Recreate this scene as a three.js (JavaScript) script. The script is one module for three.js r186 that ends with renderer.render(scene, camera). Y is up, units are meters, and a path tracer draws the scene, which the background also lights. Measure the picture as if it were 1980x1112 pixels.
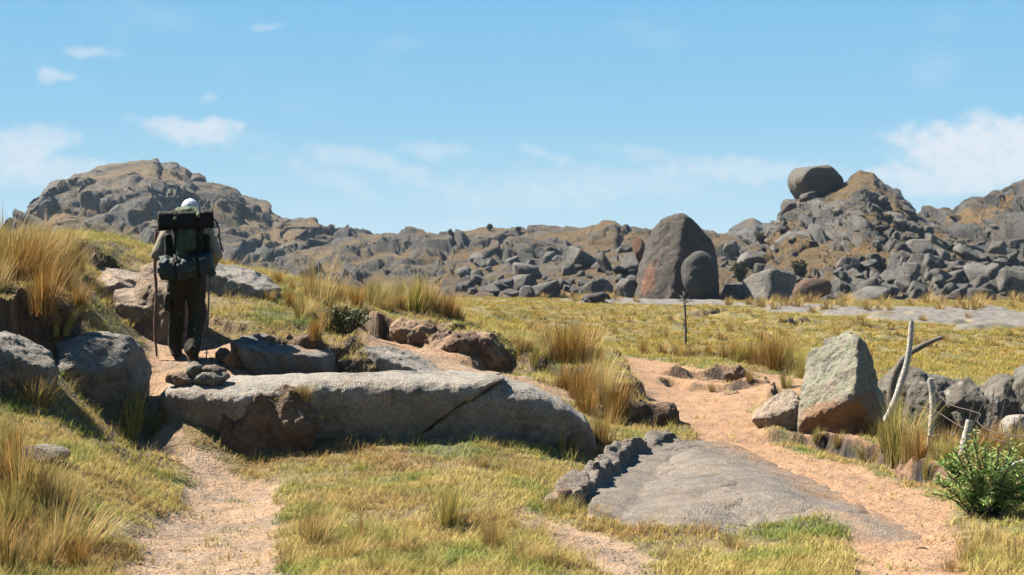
import * as THREE from 'three';
import { mergeGeometries } from 'three/addons/utils/BufferGeometryUtils.js';
import { MeshBVH } from 'three-mesh-bvh';

// ---------------------------------------------------------------- camera, sky, sun, exposure
const FOCAL = 2616, EYE = 1.6;                       // lens measured on the 1980 px wide photograph
const scene = new THREE.Scene();
const camera = new THREE.PerspectiveCamera(2 * Math.atan(556 / FOCAL) * 180 / Math.PI, 1980 / 1112, 0.1, 6000);
camera.position.set(0, EYE, 0);
camera.lookAt(0, EYE, -10);
camera.focus = 14.5; camera.userData.fStop = 5.6;
scene.add(camera);
const renderer = new THREE.WebGLRenderer({ antialias: true });
renderer.setSize(1024, 575);
renderer.toneMapping = THREE.LinearToneMapping;
renderer.toneMappingExposure = 4.0;
const SKY_GAIN = 1 / 4.0;
renderer.shadowMap.enabled = true;
renderer.shadowMap.type = THREE.PCFSoftShadowMap;
const SUN = new THREE.Vector3(-0.74, 0.98, -0.30).normalize();
const sun = new THREE.DirectionalLight(new THREE.Color(1.0, 0.92, 0.79), 5);
sun.position.copy(SUN).multiplyScalar(120).add(new THREE.Vector3(0, 0, -20));
sun.target.position.set(0, 0, -20);
sun.castShadow = true;
sun.shadow.mapSize.set(4096, 4096);
Object.assign(sun.shadow.camera, { left: -60, right: 60, top: 60, bottom: -60, near: 1, far: 400 });
scene.add(sun, sun.target);

scene.fog = new THREE.FogExp2(new THREE.Color(0.55, 0.74, 0.95), 0.00008);
// ---------------------------------------------------------------- random numbers and noise
function rng(seed) { let a = seed | 0; return () => { a = (a + 0x6d2b79f5) | 0; let t = Math.imul(a ^ (a >>> 15), 1 | a); t = (t + Math.imul(t ^ (t >>> 7), 61 | t)) ^ t; return ((t ^ (t >>> 14)) >>> 0) / 4294967296; }; }
const R0 = rng(77);
const PERM = new Uint8Array(512);
{ const p = Array.from({ length: 256 }, (_, i) => i); for (let i = 255; i > 0; i--) { const j = Math.floor(R0() * (i + 1)); [p[i], p[j]] = [p[j], p[i]]; } for (let i = 0; i < 512; i++) PERM[i] = p[i & 255]; }
const GX = new Float32Array(256), GY = new Float32Array(256), GZ = new Float32Array(256), HV = new Float32Array(256);
for (let i = 0; i < 256; i++) { const z = 2 * R0() - 1, a = 2 * Math.PI * R0(), s = Math.sqrt(1 - z * z); GX[i] = s * Math.cos(a); GY[i] = s * Math.sin(a); GZ[i] = z; HV[i] = R0(); }
const fade = (t) => t * t * t * (t * (t * 6 - 15) + 10);
function noise(x, y, z) {                            // gradient noise, about -1..1
  const fx = Math.floor(x), fy = Math.floor(y), fz = Math.floor(z), X = fx & 255, Y = fy & 255, Z = fz & 255;
  x -= fx; y -= fy; z -= fz;
  const u = fade(x), v = fade(y), w = fade(z);
  const A = PERM[X] + Y, B = PERM[X + 1] + Y, AA = PERM[A & 255] + Z, AB = PERM[(A + 1) & 255] + Z, BA = PERM[B & 255] + Z, BB = PERM[(B + 1) & 255] + Z;
  const g = (h, a, b, c) => { const i = PERM[h & 255]; return GX[i] * a + GY[i] * b + GZ[i] * c; };
  const a = g(AA, x, y, z), b = g(BA, x - 1, y, z), c = g(AB, x, y - 1, z), d = g(BB, x - 1, y - 1, z);
  const e = g(AA + 1, x, y, z - 1), f = g(BA + 1, x - 1, y, z - 1), h = g(AB + 1, x, y - 1, z - 1), k = g(BB + 1, x - 1, y - 1, z - 1);
  const l1 = a + u * (b - a), l2 = c + u * (d - c), l3 = e + u * (f - e), l4 = h + u * (k - h);
  const m1 = l1 + v * (l2 - l1), m2 = l3 + v * (l4 - l3);
  return 1.5 * (m1 + w * (m2 - m1));
}
function fbm(x, y, z, oct = 4, gain = 0.5) { let s = 0, a = 1, n = 0; for (let i = 0; i < oct; i++) { s += a * noise(x, y, z); n += a; a *= gain; x = x * 2.03 + 17.3; y = y * 2.03 + 5.1; z = z * 2.03 + 9.7; } return s / n; }
const wd = [0, 0, 0];
function worley(x, y, z) {                           // nearest two distances to a jittered lattice
  const fx = Math.floor(x), fy = Math.floor(y), fz = Math.floor(z); let d1 = 9, d2 = 9, id = 0;
  for (let i = -1; i <= 1; i++) for (let j = -1; j <= 1; j++) for (let k = -1; k <= 1; k++) {
    const a = fx + i, b = fy + j, c = fz + k, h = PERM[(PERM[(PERM[a & 255] + b) & 255] + c) & 255];
    const dx = a + 0.15 + 0.7 * HV[h] - x, dy = b + 0.15 + 0.7 * HV[(h + 57) & 255] - y, dz = c + 0.15 + 0.7 * HV[(h + 131) & 255] - z, d = dx * dx + dy * dy + dz * dz;
    if (d < d1) { d2 = d1; d1 = d; id = h; wd[0] = dx; wd[1] = dy; wd[2] = dz; } else if (d < d2) d2 = d;
  }
  return [Math.sqrt(d1), Math.sqrt(d2), id / 255];
}
const facet = (k) => { const i = (k * 255) | 0; return GX[i] * wd[0] + GY[i] * wd[1] + GZ[i] * wd[2]; };   // each cell's own tilt
const clamp = (x, a = 0, b = 1) => Math.min(b, Math.max(a, x));
const smooth = (a, b, x) => { const t = clamp((x - a) / (b - a)); return t * t * (3 - 2 * t); };
const mix = (a, b, t) => a + (b - a) * t;
const mix3 = (a, b, t) => [mix(a[0], b[0], t), mix(a[1], b[1], t), mix(a[2], b[2], t)];
const V = (x, y, z) => new THREE.Vector3(x, y, z);
const at = (px, py, d) => V((px - 990) / FOCAL * d, EYE - (py - 556) / FOCAL * d, -d);   // a point of the place, from its bearing and its distance
const interp = (pts, x) => { if (x <= pts[0][0]) return pts[0][1]; for (let i = 1; i < pts.length; i++) if (x <= pts[i][0]) { const t = (x - pts[i - 1][0]) / (pts[i][0] - pts[i - 1][0]); return mix(pts[i - 1][1], pts[i][1], t * t * (3 - 2 * t) * 0.5 + t * 0.5); } return pts[pts.length - 1][1]; };

// ---------------------------------------------------------------- the sky
{
  const W = 4096, H = 2048, data = new Float32Array(W * H * 4);
  const stops = [[-90, [0.30, 0.33, 0.34]], [-8, [0.36, 0.42, 0.46]], [-1, [0.52, 0.68, 0.78]], [1, [0.56, 0.74, 0.84]], [3.5, [0.46, 0.70, 0.85]], [7, [0.31, 0.61, 0.84]], [12, [0.225, 0.535, 0.83]], [22, [0.15, 0.40, 0.74]], [45, [0.08, 0.25, 0.56]], [90, [0.05, 0.17, 0.44]]];
  const grad = (e) => { for (let i = 1; i < stops.length; i++) if (e <= stops[i][0]) return mix3(stops[i - 1][1], stops[i][1], (e - stops[i - 1][0]) / (stops[i][0] - stops[i - 1][0])); return stops[stops.length - 1][1]; };
  // clouds: centre and half extent in degrees of azimuth and elevation, tilt, cover
  const dg = (px, py) => [Math.atan((px - 990) / FOCAL) * 57.2958, Math.atan((556 - py) / FOCAL) * 57.2958];
  const puffs = [[1890, 300, 190, 50, -0.12, 1.0], [1985, 275, 130, 40, -0.2, 1.0], [1800, 350, 160, 38, 0, 0.85], [2120, 320, 200, 80, 0, 0.9], [1960, 345, 160, 40, 0, 0.75], [365, 258, 125, 30, -0.05, 0.75], [420, 246, 50, 18, 0, 0.5], [60, 290, 95, 40, 0.1, 0.6], [20, 320, 110, 40, 0, 0.5], [160, 345, 180, 36, 0, 0.5], [96, 167, 36, 17, 0, 0.62], [178, 122, 62, 12, -0.1, 0.5], [510, 61, 34, 9, 0, 0.42], [400, 194, 24, 11, 0, 0.4],
    [840, 290, 80, 20, -0.1, 0.38], [730, 318, 150, 28, -0.25, 0.42], [650, 350, 110, 26, -0.35, 0.32], [1050, 298, 70, 14, -0.2, 0.32], [1250, 300, 100, 16, -0.15, 0.28], [1450, 330, 190, 26, -0.05, 0.45], [1180, 350, 330, 40, 0, 0.32], [1000, 380, 240, 30, 0, 0.3], [-160, 300, 130, 40, 0, 0.5], [-420, 220, 160, 46, 0, 0.6], [2500, 220, 200, 60, 0, 0.7]]
    .map(([px, py, rx, ry, tilt, c]) => { const [a, e] = dg(px, py); return [a, e, rx / FOCAL * 57.3, ry / FOCAL * 57.3, tilt, c]; });
  for (let j = 0; j < H; j++) {
    const e = (j + 0.5) / H * 180 - 90, base = grad(e), se = Math.sin(e / 57.2958), ce = Math.cos(e / 57.2958);
    for (let i = 0; i < W; i++) {
      let [r, g, b] = base;
      if (e > -2 && e < 60) {
        const ph = ((i + 0.5) / W - 0.5) * 2 * Math.PI, dx = ce * Math.cos(ph), dz = ce * Math.sin(ph);
        const az = Math.atan2(dx, -dz) * 57.2958;
        let c = 0;
        if (Math.abs(az) < 45 && e < 14) {
          const w1 = fbm(az * 0.55, e * 0.9, 3.1, 5), w2 = fbm(az * 0.55 + 31, e * 0.9, 7.7, 5), fine = fbm(az * 1.6 + 9, e * 2.6, 1.3, 5, 0.58);
          for (const [ca, cE, ra, re, tilt, cov] of puffs) {
            const u = (az - ca + w1 * 0.9), v = (e - cE + tilt * u * -1 + w2 * 0.45), q = (u / ra) ** 2 + (v / re) ** 2 * (v > 0 ? 1.25 : 0.8);
            if (q < 3) { const k = cov * smooth(1.25, 0.05, q + fine * 0.95 + 0.12); c = c + k * (1 - c); }
          }
        }
        const thin = smooth(0.08, 0.75, fbm(dx * 5 / (se + 0.25), dz * 5 / (se + 0.25), 4.4, 5)) * 0.26 * smooth(0, 3, e);
        c = Math.min(1, c * 0.94 + thin * (1 - c));
        const cl = mix3([0.80, 0.84, 0.88], [0.88, 0.88, 0.90], smooth(2, 7, e));
        r = mix(r, cl[0], c * 0.8); g = mix(g, cl[1], c * 0.8); b = mix(b, cl[2], c * 0.8);
      }
      const o = (j * W + i) * 4; data[o] = r * SKY_GAIN; data[o + 1] = g * SKY_GAIN; data[o + 2] = b * SKY_GAIN; data[o + 3] = 1;
    }
  }
  const sky = new THREE.DataTexture(data, W, H, THREE.RGBAFormat, THREE.FloatType);
  sky.mapping = THREE.EquirectangularReflectionMapping; sky.magFilter = THREE.LinearFilter; sky.needsUpdate = true;
  scene.background = sky; scene.environment = sky;
}

// ---------------------------------------------------------------- names and labels
const used = {};
function numbered(n) { used[n] = (used[n] ?? -1) + 1; return used[n] ? n + '_' + String(used[n]).padStart(3, '0') : n; }
function add(o, name, label, category, group, kind) {
  o.name = numbered(name); o.userData = {};
  if (label) o.userData.label = label;
  if (category) o.userData.category = category;
  if (group) o.userData.group = group;
  if (kind) o.userData.kind = kind;
  o.traverse((m) => { if (m.isMesh) { m.castShadow = true; m.receiveShadow = true; } });
  scene.add(o);
  return o;
}
function part(parent, name, geo, mat, label) { const m = new THREE.Mesh(geo, mat); m.name = name; m.castShadow = m.receiveShadow = true; if (label) m.userData.label = label; parent.add(m); return m; }

// ---------------------------------------------------------------- textures (surface grain only, no light)
function tileNoise(n, cells, seed) {                // periodic value noise, n x n, 0..1
  const r = rng(seed), lat = Float32Array.from({ length: cells * cells }, r), out = new Float32Array(n * n);
  for (let j = 0; j < n; j++) for (let i = 0; i < n; i++) {
    const x = i / n * cells, y = j / n * cells, x0 = Math.floor(x), y0 = Math.floor(y), u = fade(x - x0), v = fade(y - y0), x1 = (x0 + 1) % cells, y1 = (y0 + 1) % cells;
    out[j * n + i] = mix(mix(lat[y0 * cells + x0], lat[y0 * cells + x1], u), mix(lat[y1 * cells + x0], lat[y1 * cells + x1], u), v);
  }
  return out;
}
function texturePair(n, layers, seed, lo, hi, tint = [0, 0, 0]) {  // a colour texture and a relief texture from the same grain
  const s = new Float32Array(n * n); let tot = 0;
  layers.forEach(([cells, a], i) => { const t = tileNoise(n, cells, seed + i * 13); tot += a; for (let k = 0; k < s.length; k++) s[k] += a * t[k]; });
  const hue = tileNoise(n, 24, seed + 991), c = new Uint8Array(n * n * 4), h = new Uint8Array(n * n * 4);
  for (let k = 0; k < s.length; k++) {
    const v = clamp((s[k] / tot - 0.5) * 2.2 + 0.5), b = mix(lo, hi, v), w = hue[k] - 0.5;
    for (let q = 0; q < 3; q++) { c[k * 4 + q] = 255 * Math.pow(clamp(b * (1 + tint[q] * w)), 1 / 2.2); h[k * 4 + q] = 255 * v; }
    c[k * 4 + 3] = h[k * 4 + 3] = 255;
  }
  return [c, h].map((d, i) => { const t = new THREE.DataTexture(d, n, n); t.wrapS = t.wrapT = THREE.RepeatWrapping; t.magFilter = THREE.LinearFilter; t.minFilter = THREE.LinearMipmapLinearFilter; t.generateMipmaps = true; if (!i) t.colorSpace = THREE.SRGBColorSpace; t.needsUpdate = true; return t; });
}
const [granC, granH] = texturePair(512, [[256, 1.0], [128, 0.9], [48, 0.6], [14, 0.45], [5, 0.3]], 5, 0.42, 1.0, [0.12, 0.02, -0.12]);
const [soilC, soilH] = texturePair(512, [[200, 0.8], [90, 1.0], [40, 0.8], [12, 0.5], [4, 0.4]], 41, 0.5, 1.0, [0.15, 0.0, -0.15]);
const [clothC, clothH] = texturePair(256, [[128, 1], [32, 0.6], [8, 0.5]], 91, 0.7, 1.0);
const rockMat = new THREE.MeshStandardMaterial({ color: new THREE.Color(0.565, 0.545, 0.515), vertexColors: true, map: granC, bumpMap: granH, bumpScale: 0.012, roughness: 0.92 });
const soilMat = new THREE.MeshStandardMaterial({ color: new THREE.Color(0.625, 0.615, 0.60), vertexColors: true, map: soilC, bumpMap: soilH, bumpScale: 0.016, roughness: 1 });
const farRockMat = new THREE.MeshStandardMaterial({ color: new THREE.Color(0.46, 0.455, 0.45), vertexColors: true, roughness: 0.95 });
const hillMat = new THREE.MeshStandardMaterial({ color: new THREE.Color(0.46, 0.455, 0.45), vertexColors: true, map: granC, bumpMap: granH, bumpScale: 0.5, roughness: 0.95 }), bigRockMat = new THREE.MeshStandardMaterial({ color: new THREE.Color(0.47, 0.465, 0.455), vertexColors: true, map: granC, bumpMap: granH, bumpScale: 0.12, roughness: 0.95 });
const groundMat = new THREE.MeshStandardMaterial({ color: new THREE.Color(0.625, 0.615, 0.60), vertexColors: true, map: soilC, bumpMap: soilH, bumpScale: 0.014, roughness: 1 });

// ---------------------------------------------------------------- solids from distance fields (surface nets)
function sdfGeo(f, lo, hi, cell) {
  const n = [0, 1, 2].map((k) => Math.ceil((hi[k] - lo[k]) / cell) + 1), [nx, ny, nz] = n, v = new Float32Array(nx * ny * nz);
  for (let k = 0, o = 0; k < nz; k++) for (let j = 0; j < ny; j++) for (let i = 0; i < nx; i++, o++) v[o] = f(lo[0] + i * cell, lo[1] + j * cell, lo[2] + k * cell);
  const idx = new Int32Array(nx * ny * nz).fill(-1), pos = [], index = [], sx = 1, sy = nx, sz = nx * ny;
  for (let k = 0; k < nz - 1; k++) for (let j = 0; j < ny - 1; j++) for (let i = 0; i < nx - 1; i++) {
    const o = i + j * sy + k * sz; let c = 0, x = 0, y = 0, z = 0, mask = 0;
    for (let q = 0; q < 8; q++) if (v[o + (q & 1) + ((q >> 1) & 1) * sy + (q >> 2) * sz] < 0) mask |= 1 << q;
    if (mask === 0 || mask === 255) continue;
    for (let q = 0; q < 8; q++) for (let b = 1; b < 8; b <<= 1) {
      if (q & b) continue; const p = q | b; if (((mask >> q) & 1) === ((mask >> p) & 1)) continue;
      const a0 = v[o + (q & 1) + ((q >> 1) & 1) * sy + (q >> 2) * sz], a1 = v[o + (p & 1) + ((p >> 1) & 1) * sy + (p >> 2) * sz], t = a0 / (a0 - a1);
      x += (q & 1) + (b === 1 ? t : 0); y += ((q >> 1) & 1) + (b === 2 ? t : 0); z += (q >> 2) + (b === 4 ? t : 0); c++;
    }
    idx[o] = pos.length / 3; pos.push(lo[0] + (i + x / c) * cell, lo[1] + (j + y / c) * cell, lo[2] + (k + z / c) * cell);
  }
  const quad = (a, b, c, d, flip) => { if (a < 0 || b < 0 || c < 0 || d < 0) return; if (flip) index.push(a, c, b, a, d, c); else index.push(a, b, c, a, c, d); };
  for (let k = 1; k < nz - 1; k++) for (let j = 1; j < ny - 1; j++) for (let i = 1; i < nx - 1; i++) {
    const o = i + j * sy + k * sz, s = v[o] < 0;
    if (s !== v[o + sx] < 0) quad(idx[o - sy - sz], idx[o - sz], idx[o], idx[o - sy], !s);
    if (s !== v[o + sy] < 0) quad(idx[o - sx - sz], idx[o - sx], idx[o], idx[o - sz], !s);
    if (s !== v[o + sz] < 0) quad(idx[o - sx - sy], idx[o - sy], idx[o], idx[o - sx], !s);
  }
  const g = new THREE.BufferGeometry();
  g.setAttribute('position', new THREE.Float32BufferAttribute(pos, 3)); g.setIndex(index); g.computeVertexNormals();
  return g;
}
function colourise(g, fn) {                          // vertex colours = the material each place of the surface is made of
  const p = g.attributes.position, n = g.attributes.normal, c = new Float32Array(p.count * 3);
  for (let i = 0; i < p.count; i++) { const q = fn(p.getX(i), p.getY(i), p.getZ(i), n.getX(i), n.getY(i), n.getZ(i)); c[i * 3] = q[0]; c[i * 3 + 1] = q[1]; c[i * 3 + 2] = q[2]; }
  g.setAttribute('color', new THREE.BufferAttribute(c, 3));
  return g;
}
function boxUV(g, scale = 1) {                       // uv in metres, each face along its main axis
  const o = g.index ? g.toNonIndexed() : g, p = o.attributes.position, uv = new Float32Array(p.count * 2), a = V(), b = V(), c = V();
  for (let i = 0; i < p.count; i += 3) {
    a.fromBufferAttribute(p, i); b.fromBufferAttribute(p, i + 1); c.fromBufferAttribute(p, i + 2);
    const n = b.clone().sub(a).cross(c.clone().sub(a)), x = Math.abs(n.x), y = Math.abs(n.y), z = Math.abs(n.z);
    for (let k = 0; k < 3; k++) { const q = [a, b, c][k]; const [u, v] = y >= x && y >= z ? [q.x, q.z] : x >= z ? [q.z, q.y] : [q.x, q.y]; uv[(i + k) * 2] = u * scale; uv[(i + k) * 2 + 1] = v * scale; }
  }
  o.setAttribute('uv', new THREE.BufferAttribute(uv, 2));
  return o;
}
const smin = (a, b, k) => { const h = clamp(0.5 + 0.5 * (b - a) / k); return mix(b, a, h) - k * h * (1 - h); };
const smax = (a, b, k) => -smin(-a, -b, k);
function capsule(x, y, z, a, b, ra, rb) { const bx = b[0] - a[0], by = b[1] - a[1], bz = b[2] - a[2], qx = x - a[0], qy = y - a[1], qz = z - a[2], t = clamp((qx * bx + qy * by + qz * bz) / (bx * bx + by * by + bz * bz + 1e-9)); return Math.hypot(qx - t * bx, qy - t * by, qz - t * bz) - mix(ra, rb, t); }
const ell = (x, y, z, rx, ry, rz) => { const k0 = Math.hypot(x / rx, y / ry, z / rz), k1 = Math.hypot(x / rx / rx, y / ry / ry, z / rz / rz); return k1 < 1e-6 ? -Math.min(rx, ry, rz) : k0 * (k0 - 1) / k1; };
const rbox = (x, y, z, a, b, c, r) => { const qx = Math.abs(x) - a + r, qy = Math.abs(y) - b + r, qz = Math.abs(z) - c + r; return Math.hypot(Math.max(qx, 0), Math.max(qy, 0), Math.max(qz, 0)) + Math.min(Math.max(qx, qy, qz), 0) - r; };
function planeRock(planes, k) { const P = planes.map(([x, y, z, h]) => { const l = Math.hypot(x, y, z); return [x / l, y / l, z / l, h]; }); return (x, y, z) => { let d = -9; for (const p of P) { const e = p[0] * x + p[1] * y + p[2] * z - p[3]; d = d < -8 ? e : smax(d, e, k); } return d; }; }
function roughen(f, seed, a1, s1, a2, s2, a3 = 0, s3 = 0.03) {       // real relief on a solid
  return (x, y, z) => { let d = f(x, y, z); if (Math.abs(d) > a1 * 2.5 + a2 + 0.1) return d; d += a1 * fbm(x / s1 + seed, y / s1, z / s1, 3); d += a2 * fbm(x / s2, y / s2 + seed, z / s2, 3, 0.6); if (a3) d += a3 * noise(x / s3, y / s3, z / s3 + seed); return d; };
}
// granite: grey weathered skin with dark lichen, pale spots and a pinker fresh colour where noise opens the skin
function graniteColour(seed, { base = [0.33, 0.305, 0.275], dark = [0.10, 0.095, 0.09], warm = [0.36, 0.25, 0.17], lichen = [0.30, 0.33, 0.24], darkAmt = 0.5, warmAmt = 0.25, lichenAmt = 0.0, scale = 1, spots = 0.15 } = {}) {
  return (x, y, z) => {
    const s = scale, a = fbm(x / (0.5 * s) + seed, y / (0.5 * s), z / (0.5 * s), 4), b = fbm(x / (0.09 * s), y / (0.09 * s) + seed, z / (0.09 * s), 3, 0.6), c = fbm(x / (0.8 * s), y / (0.8 * s), z / (0.8 * s) + seed, 3);
    let q = mix3(base, dark, darkAmt * smooth(-0.05, 0.42, a * 0.7 + b * 0.55));
    q = mix3(q, warm, warmAmt * smooth(0.0, 0.4, c + 0.3 * b));
    if (lichenAmt) q = mix3(q, lichen, lichenAmt * smooth(-0.1, 0.12, fbm(x / (0.16 * s) + 9, y / (0.16 * s), z / (0.16 * s) + seed, 4, 0.6)));
    if (spots) { const w = worley(x / (0.13 * s), y / (0.13 * s) + seed, z / (0.13 * s)); if (w[2] < spots && w[0] < 0.3) q = mix3(q, [0.5, 0.49, 0.44], 0.55 * smooth(0.3, 0.2, w[0] + 0.1 * b)); }
    const m = 1 + 0.28 * b; return [q[0] * m, q[1] * m, q[2] * m];
  };
}
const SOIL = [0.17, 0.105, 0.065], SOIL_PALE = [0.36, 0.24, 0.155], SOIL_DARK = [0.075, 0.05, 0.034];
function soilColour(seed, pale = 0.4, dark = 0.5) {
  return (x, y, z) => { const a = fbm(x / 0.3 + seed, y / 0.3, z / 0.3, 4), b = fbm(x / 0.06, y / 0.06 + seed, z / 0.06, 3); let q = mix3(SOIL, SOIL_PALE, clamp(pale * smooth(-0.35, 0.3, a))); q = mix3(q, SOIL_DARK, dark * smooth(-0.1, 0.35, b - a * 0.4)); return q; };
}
const solids = [];                                   // what plants can be rooted on
function solid(name, label, category, f, lo, hi, cell, colour, mat, pos, { rot = 0, group, uv = 1, parent } = {}) {
  const g = boxUV(colourise(sdfGeo(f, lo, hi, cell), colour), uv);
  const m = new THREE.Mesh(g, mat); m.position.copy(pos); m.rotation.y = rot;
  add(m, name, label, category, group); m.updateMatrixWorld(); solids.push(m);
  return m;
}
function boulderGeo(seed, { sub = 22, planes = 14, k = 0.12, flat = 0.75, rough = 0.05, colour, tall = 1 } = {}) {   // a rounded block about 1 m in radius, flat-bottomed
  const r = rng(seed), pl = [];
  for (let i = 0; i < planes; i++) { const z = 2 * r() - 1, a = 2 * Math.PI * r(), s = Math.sqrt(1 - z * z); pl.push([s * Math.cos(a), z, s * Math.sin(a), (0.72 + 0.3 * r()) * (Math.abs(z) > 0.6 ? flat : 1)]); }
  const pr = planeRock(pl, k), f = roughen((x, y, z) => smax(pr(x, y / tall, z), ell(x, y / tall, z, 1.2, 1.15, 1.2), 0.1), seed, rough, 0.8, rough * 0.5, 0.22);
  const T = 1.2 * Math.max(1, tall);
  return boxUV(colourise(sdfGeo(f, [-1.35, -T, -1.35], [1.35, T, 1.35], 2.4 / sub), colour), 0.35);
}

const ORD = ['first', 'second', 'third', 'fourth', 'fifth', 'sixth', 'seventh', 'eighth', 'ninth', 'tenth', 'eleventh', 'twelfth', 'thirteenth', 'fourteenth', 'fifteenth', 'sixteenth', 'seventeenth', 'eighteenth', 'nineteenth', 'twentieth'];
for (const t of ['twenty', 'thirty', 'forty']) for (let i = 0; i < 9; i++) ORD.push(t + '-' + ORD[i]);
const seenAt = (o) => { const p = o.position, d = -p.z; return [990 + p.x / d * FOCAL, 556 + (EYE - p.y) / d * FOCAL]; };
function byLandmark(list, what, marks) {             // tells alike things apart by what they stand nearest to
  const near = marks.map(() => []);
  for (const o of list) { const [x, y] = seenAt(o); let b = 0, bd = 1e9; marks.forEach(([, mx, my], i) => { const d = Math.hypot(x - mx, y - my); if (d < bd) { bd = d; b = i; } }); near[b].push([bd, o]); }
  near.forEach((n, i) => n.sort((a, b) => a[0] - b[0]).forEach(([, o], k) => { o.userData.label = what + (k ? ', ' + ORD[k] : ',') + ' nearest to ' + marks[i][0]; }));
}

// ---------------------------------------------------------------- the ground: one sheet through surveyed points (bearing, height on the photograph, distance)
const survey = [];
const pt = (px, py, d) => { const p = at(px, py, d); survey.push([p.x, p.y, -p.z]); };
const py2 = (px, y, d) => survey.push([(px - 990) / FOCAL * d, y, d]);
for (const px of [-900, 300, 1000, 1700, 2900]) py2(px, px < 0 ? 0.5 : 0, 4.5);
for (const [px, py, d] of [[20, 1060, 7.7], [400, 1112, 7.5], [1000, 1112, 7.5], [1750, 1112, 7.5], [0, 905, 9], [200, 905, 10], [330, 905, 11.6], [310, 1005, 9.3], [560, 930, 11.2], [900, 1000, 9.4], [1000, 862, 12.5], [700, 858, 12.45], [820, 856, 12.45], [620, 874, 12.3], [760, 940, 10.9], [1000, 940, 10.8], [480, 900, 12.1], [110, 805, 11.4], [20, 800, 11.2], [230, 850, 12],
  [380, 690, 14.5], [300, 722, 13.8], [450, 702, 14.2], [345, 745, 13.1], [290, 800, 12.9], [275, 865, 12.4], [60, 565, 13.6], [0, 490, 14.5], [130, 510, 15.5], [220, 476, 17.3], [240, 545, 16.4], [250, 570, 16], [262, 630, 15.2], [285, 680, 14.7],
  [450, 548, 17.5], [430, 612, 16], [470, 655, 15], [500, 535, 19], [600, 562, 19], [640, 604, 17.5], [700, 580, 21], [800, 594, 22], [870, 606, 22.5], [600, 645, 15.6], [700, 678, 15.4], [800, 722, 14.8], [750, 645, 18.5], [850, 668, 17.8], [880, 706, 16.5], [960, 724, 15.8], [800, 706, 16], [520, 712, 14.2], [700, 738, 14], [1000, 734, 14.8], [930, 690, 18.5],
  [1000, 652, 23], [1050, 692, 19], [1100, 662, 24], [1150, 702, 19.5], [1100, 765, 16], [1180, 785, 15.5], [1230, 806, 15], [1150, 856, 13.7], [920, 620, 28], [960, 608, 42], [1000, 600, 62],
  [1250, 702, 24], [1215, 690, 26.5], [1300, 762, 18], [1350, 806, 15.5], [1430, 856, 13.9], [1550, 896, 12.3], [1700, 962, 10.4], [1750, 1050, 8.5], [1380, 742, 20], [1400, 695, 25], [1500, 722, 23], [1500, 688, 27], [1560, 745, 18.5], [1600, 842, 14.6], [1480, 826, 15], [1800, 886, 12.4], [1900, 940, 10.8], [1980, 900, 12], [2300, 900, 12], [1900, 845, 15.5], [2200, 820, 16],
  [1300, 680, 30], [1300, 642, 45], [1300, 610, 75], [1300, 584, 140], [1650, 680, 30], [1650, 640, 46], [1650, 606, 85], [1650, 583, 145], [1900, 700, 29], [1900, 650, 45], [1900, 606, 85], [1900, 582, 150], [2500, 700, 28], [2500, 606, 85], [1000, 578, 145]]) pt(px, py, d);
for (const [px, y, d] of [[-300, 0.75, 8], [-400, 1.3, 11], [-300, 1.9, 14.5], [-700, 1.6, 12], [-700, 1.8, 20], [-100, 2.0, 19], [200, 1.9, 24], [-300, 1.2, 45], [200, 0.9, 45], [600, 0.9, 45], [-300, 0.5, 150], [400, 0.5, 150], [700, 0.55, 90], [150, 0.6, 90], [2800, 0.1, 20], [2800, 0.3, 150], [-800, 0.5, 150], [-1200, 0.6, 60]]) py2(px, y, d);
const dom = (x, d) => [3.2 * x / d, Math.log(d) * 1.15];
const tpsN = survey.length, tpsX = [], tpsW = [];
{
  const n = tpsN + 3, M = Array.from({ length: n }, () => new Float64Array(n + 1));
  for (const [x, , d] of survey) tpsX.push(dom(x, d));
  const phi = (r2) => (r2 < 1e-12 ? 0 : 0.5 * r2 * Math.log(r2));
  for (let i = 0; i < tpsN; i++) {
    for (let j = 0; j < tpsN; j++) M[i][j] = phi((tpsX[i][0] - tpsX[j][0]) ** 2 + (tpsX[i][1] - tpsX[j][1]) ** 2) + (i === j ? 0.0006 : 0);
    M[i][tpsN] = M[tpsN][i] = 1; M[i][tpsN + 1] = M[tpsN + 1][i] = tpsX[i][0]; M[i][tpsN + 2] = M[tpsN + 2][i] = tpsX[i][1]; M[i][n] = survey[i][1];
  }
  for (let c = 0; c < n; c++) {
    let p = c; for (let r = c + 1; r < n; r++) if (Math.abs(M[r][c]) > Math.abs(M[p][c])) p = r;
    [M[c], M[p]] = [M[p], M[c]];
    for (let r = 0; r < n; r++) if (r !== c && M[r][c]) { const f = M[r][c] / M[c][c]; for (let k = c; k <= n; k++) M[r][k] -= f * M[c][k]; }
  }
  for (let i = 0; i < n; i++) tpsW.push(M[i][n] / M[i][i]);
}
function baseY(x, d) {
  const [a, b] = dom(x, d); let s = tpsW[tpsN] + tpsW[tpsN + 1] * a + tpsW[tpsN + 2] * b;
  for (let i = 0; i < tpsN; i++) { const r2 = (tpsX[i][0] - a) ** 2 + (tpsX[i][1] - b) ** 2; if (r2 > 1e-12) s += tpsW[i] * 0.5 * r2 * Math.log(r2); }
  return clamp(s, -0.6, 2.6);
}
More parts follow.
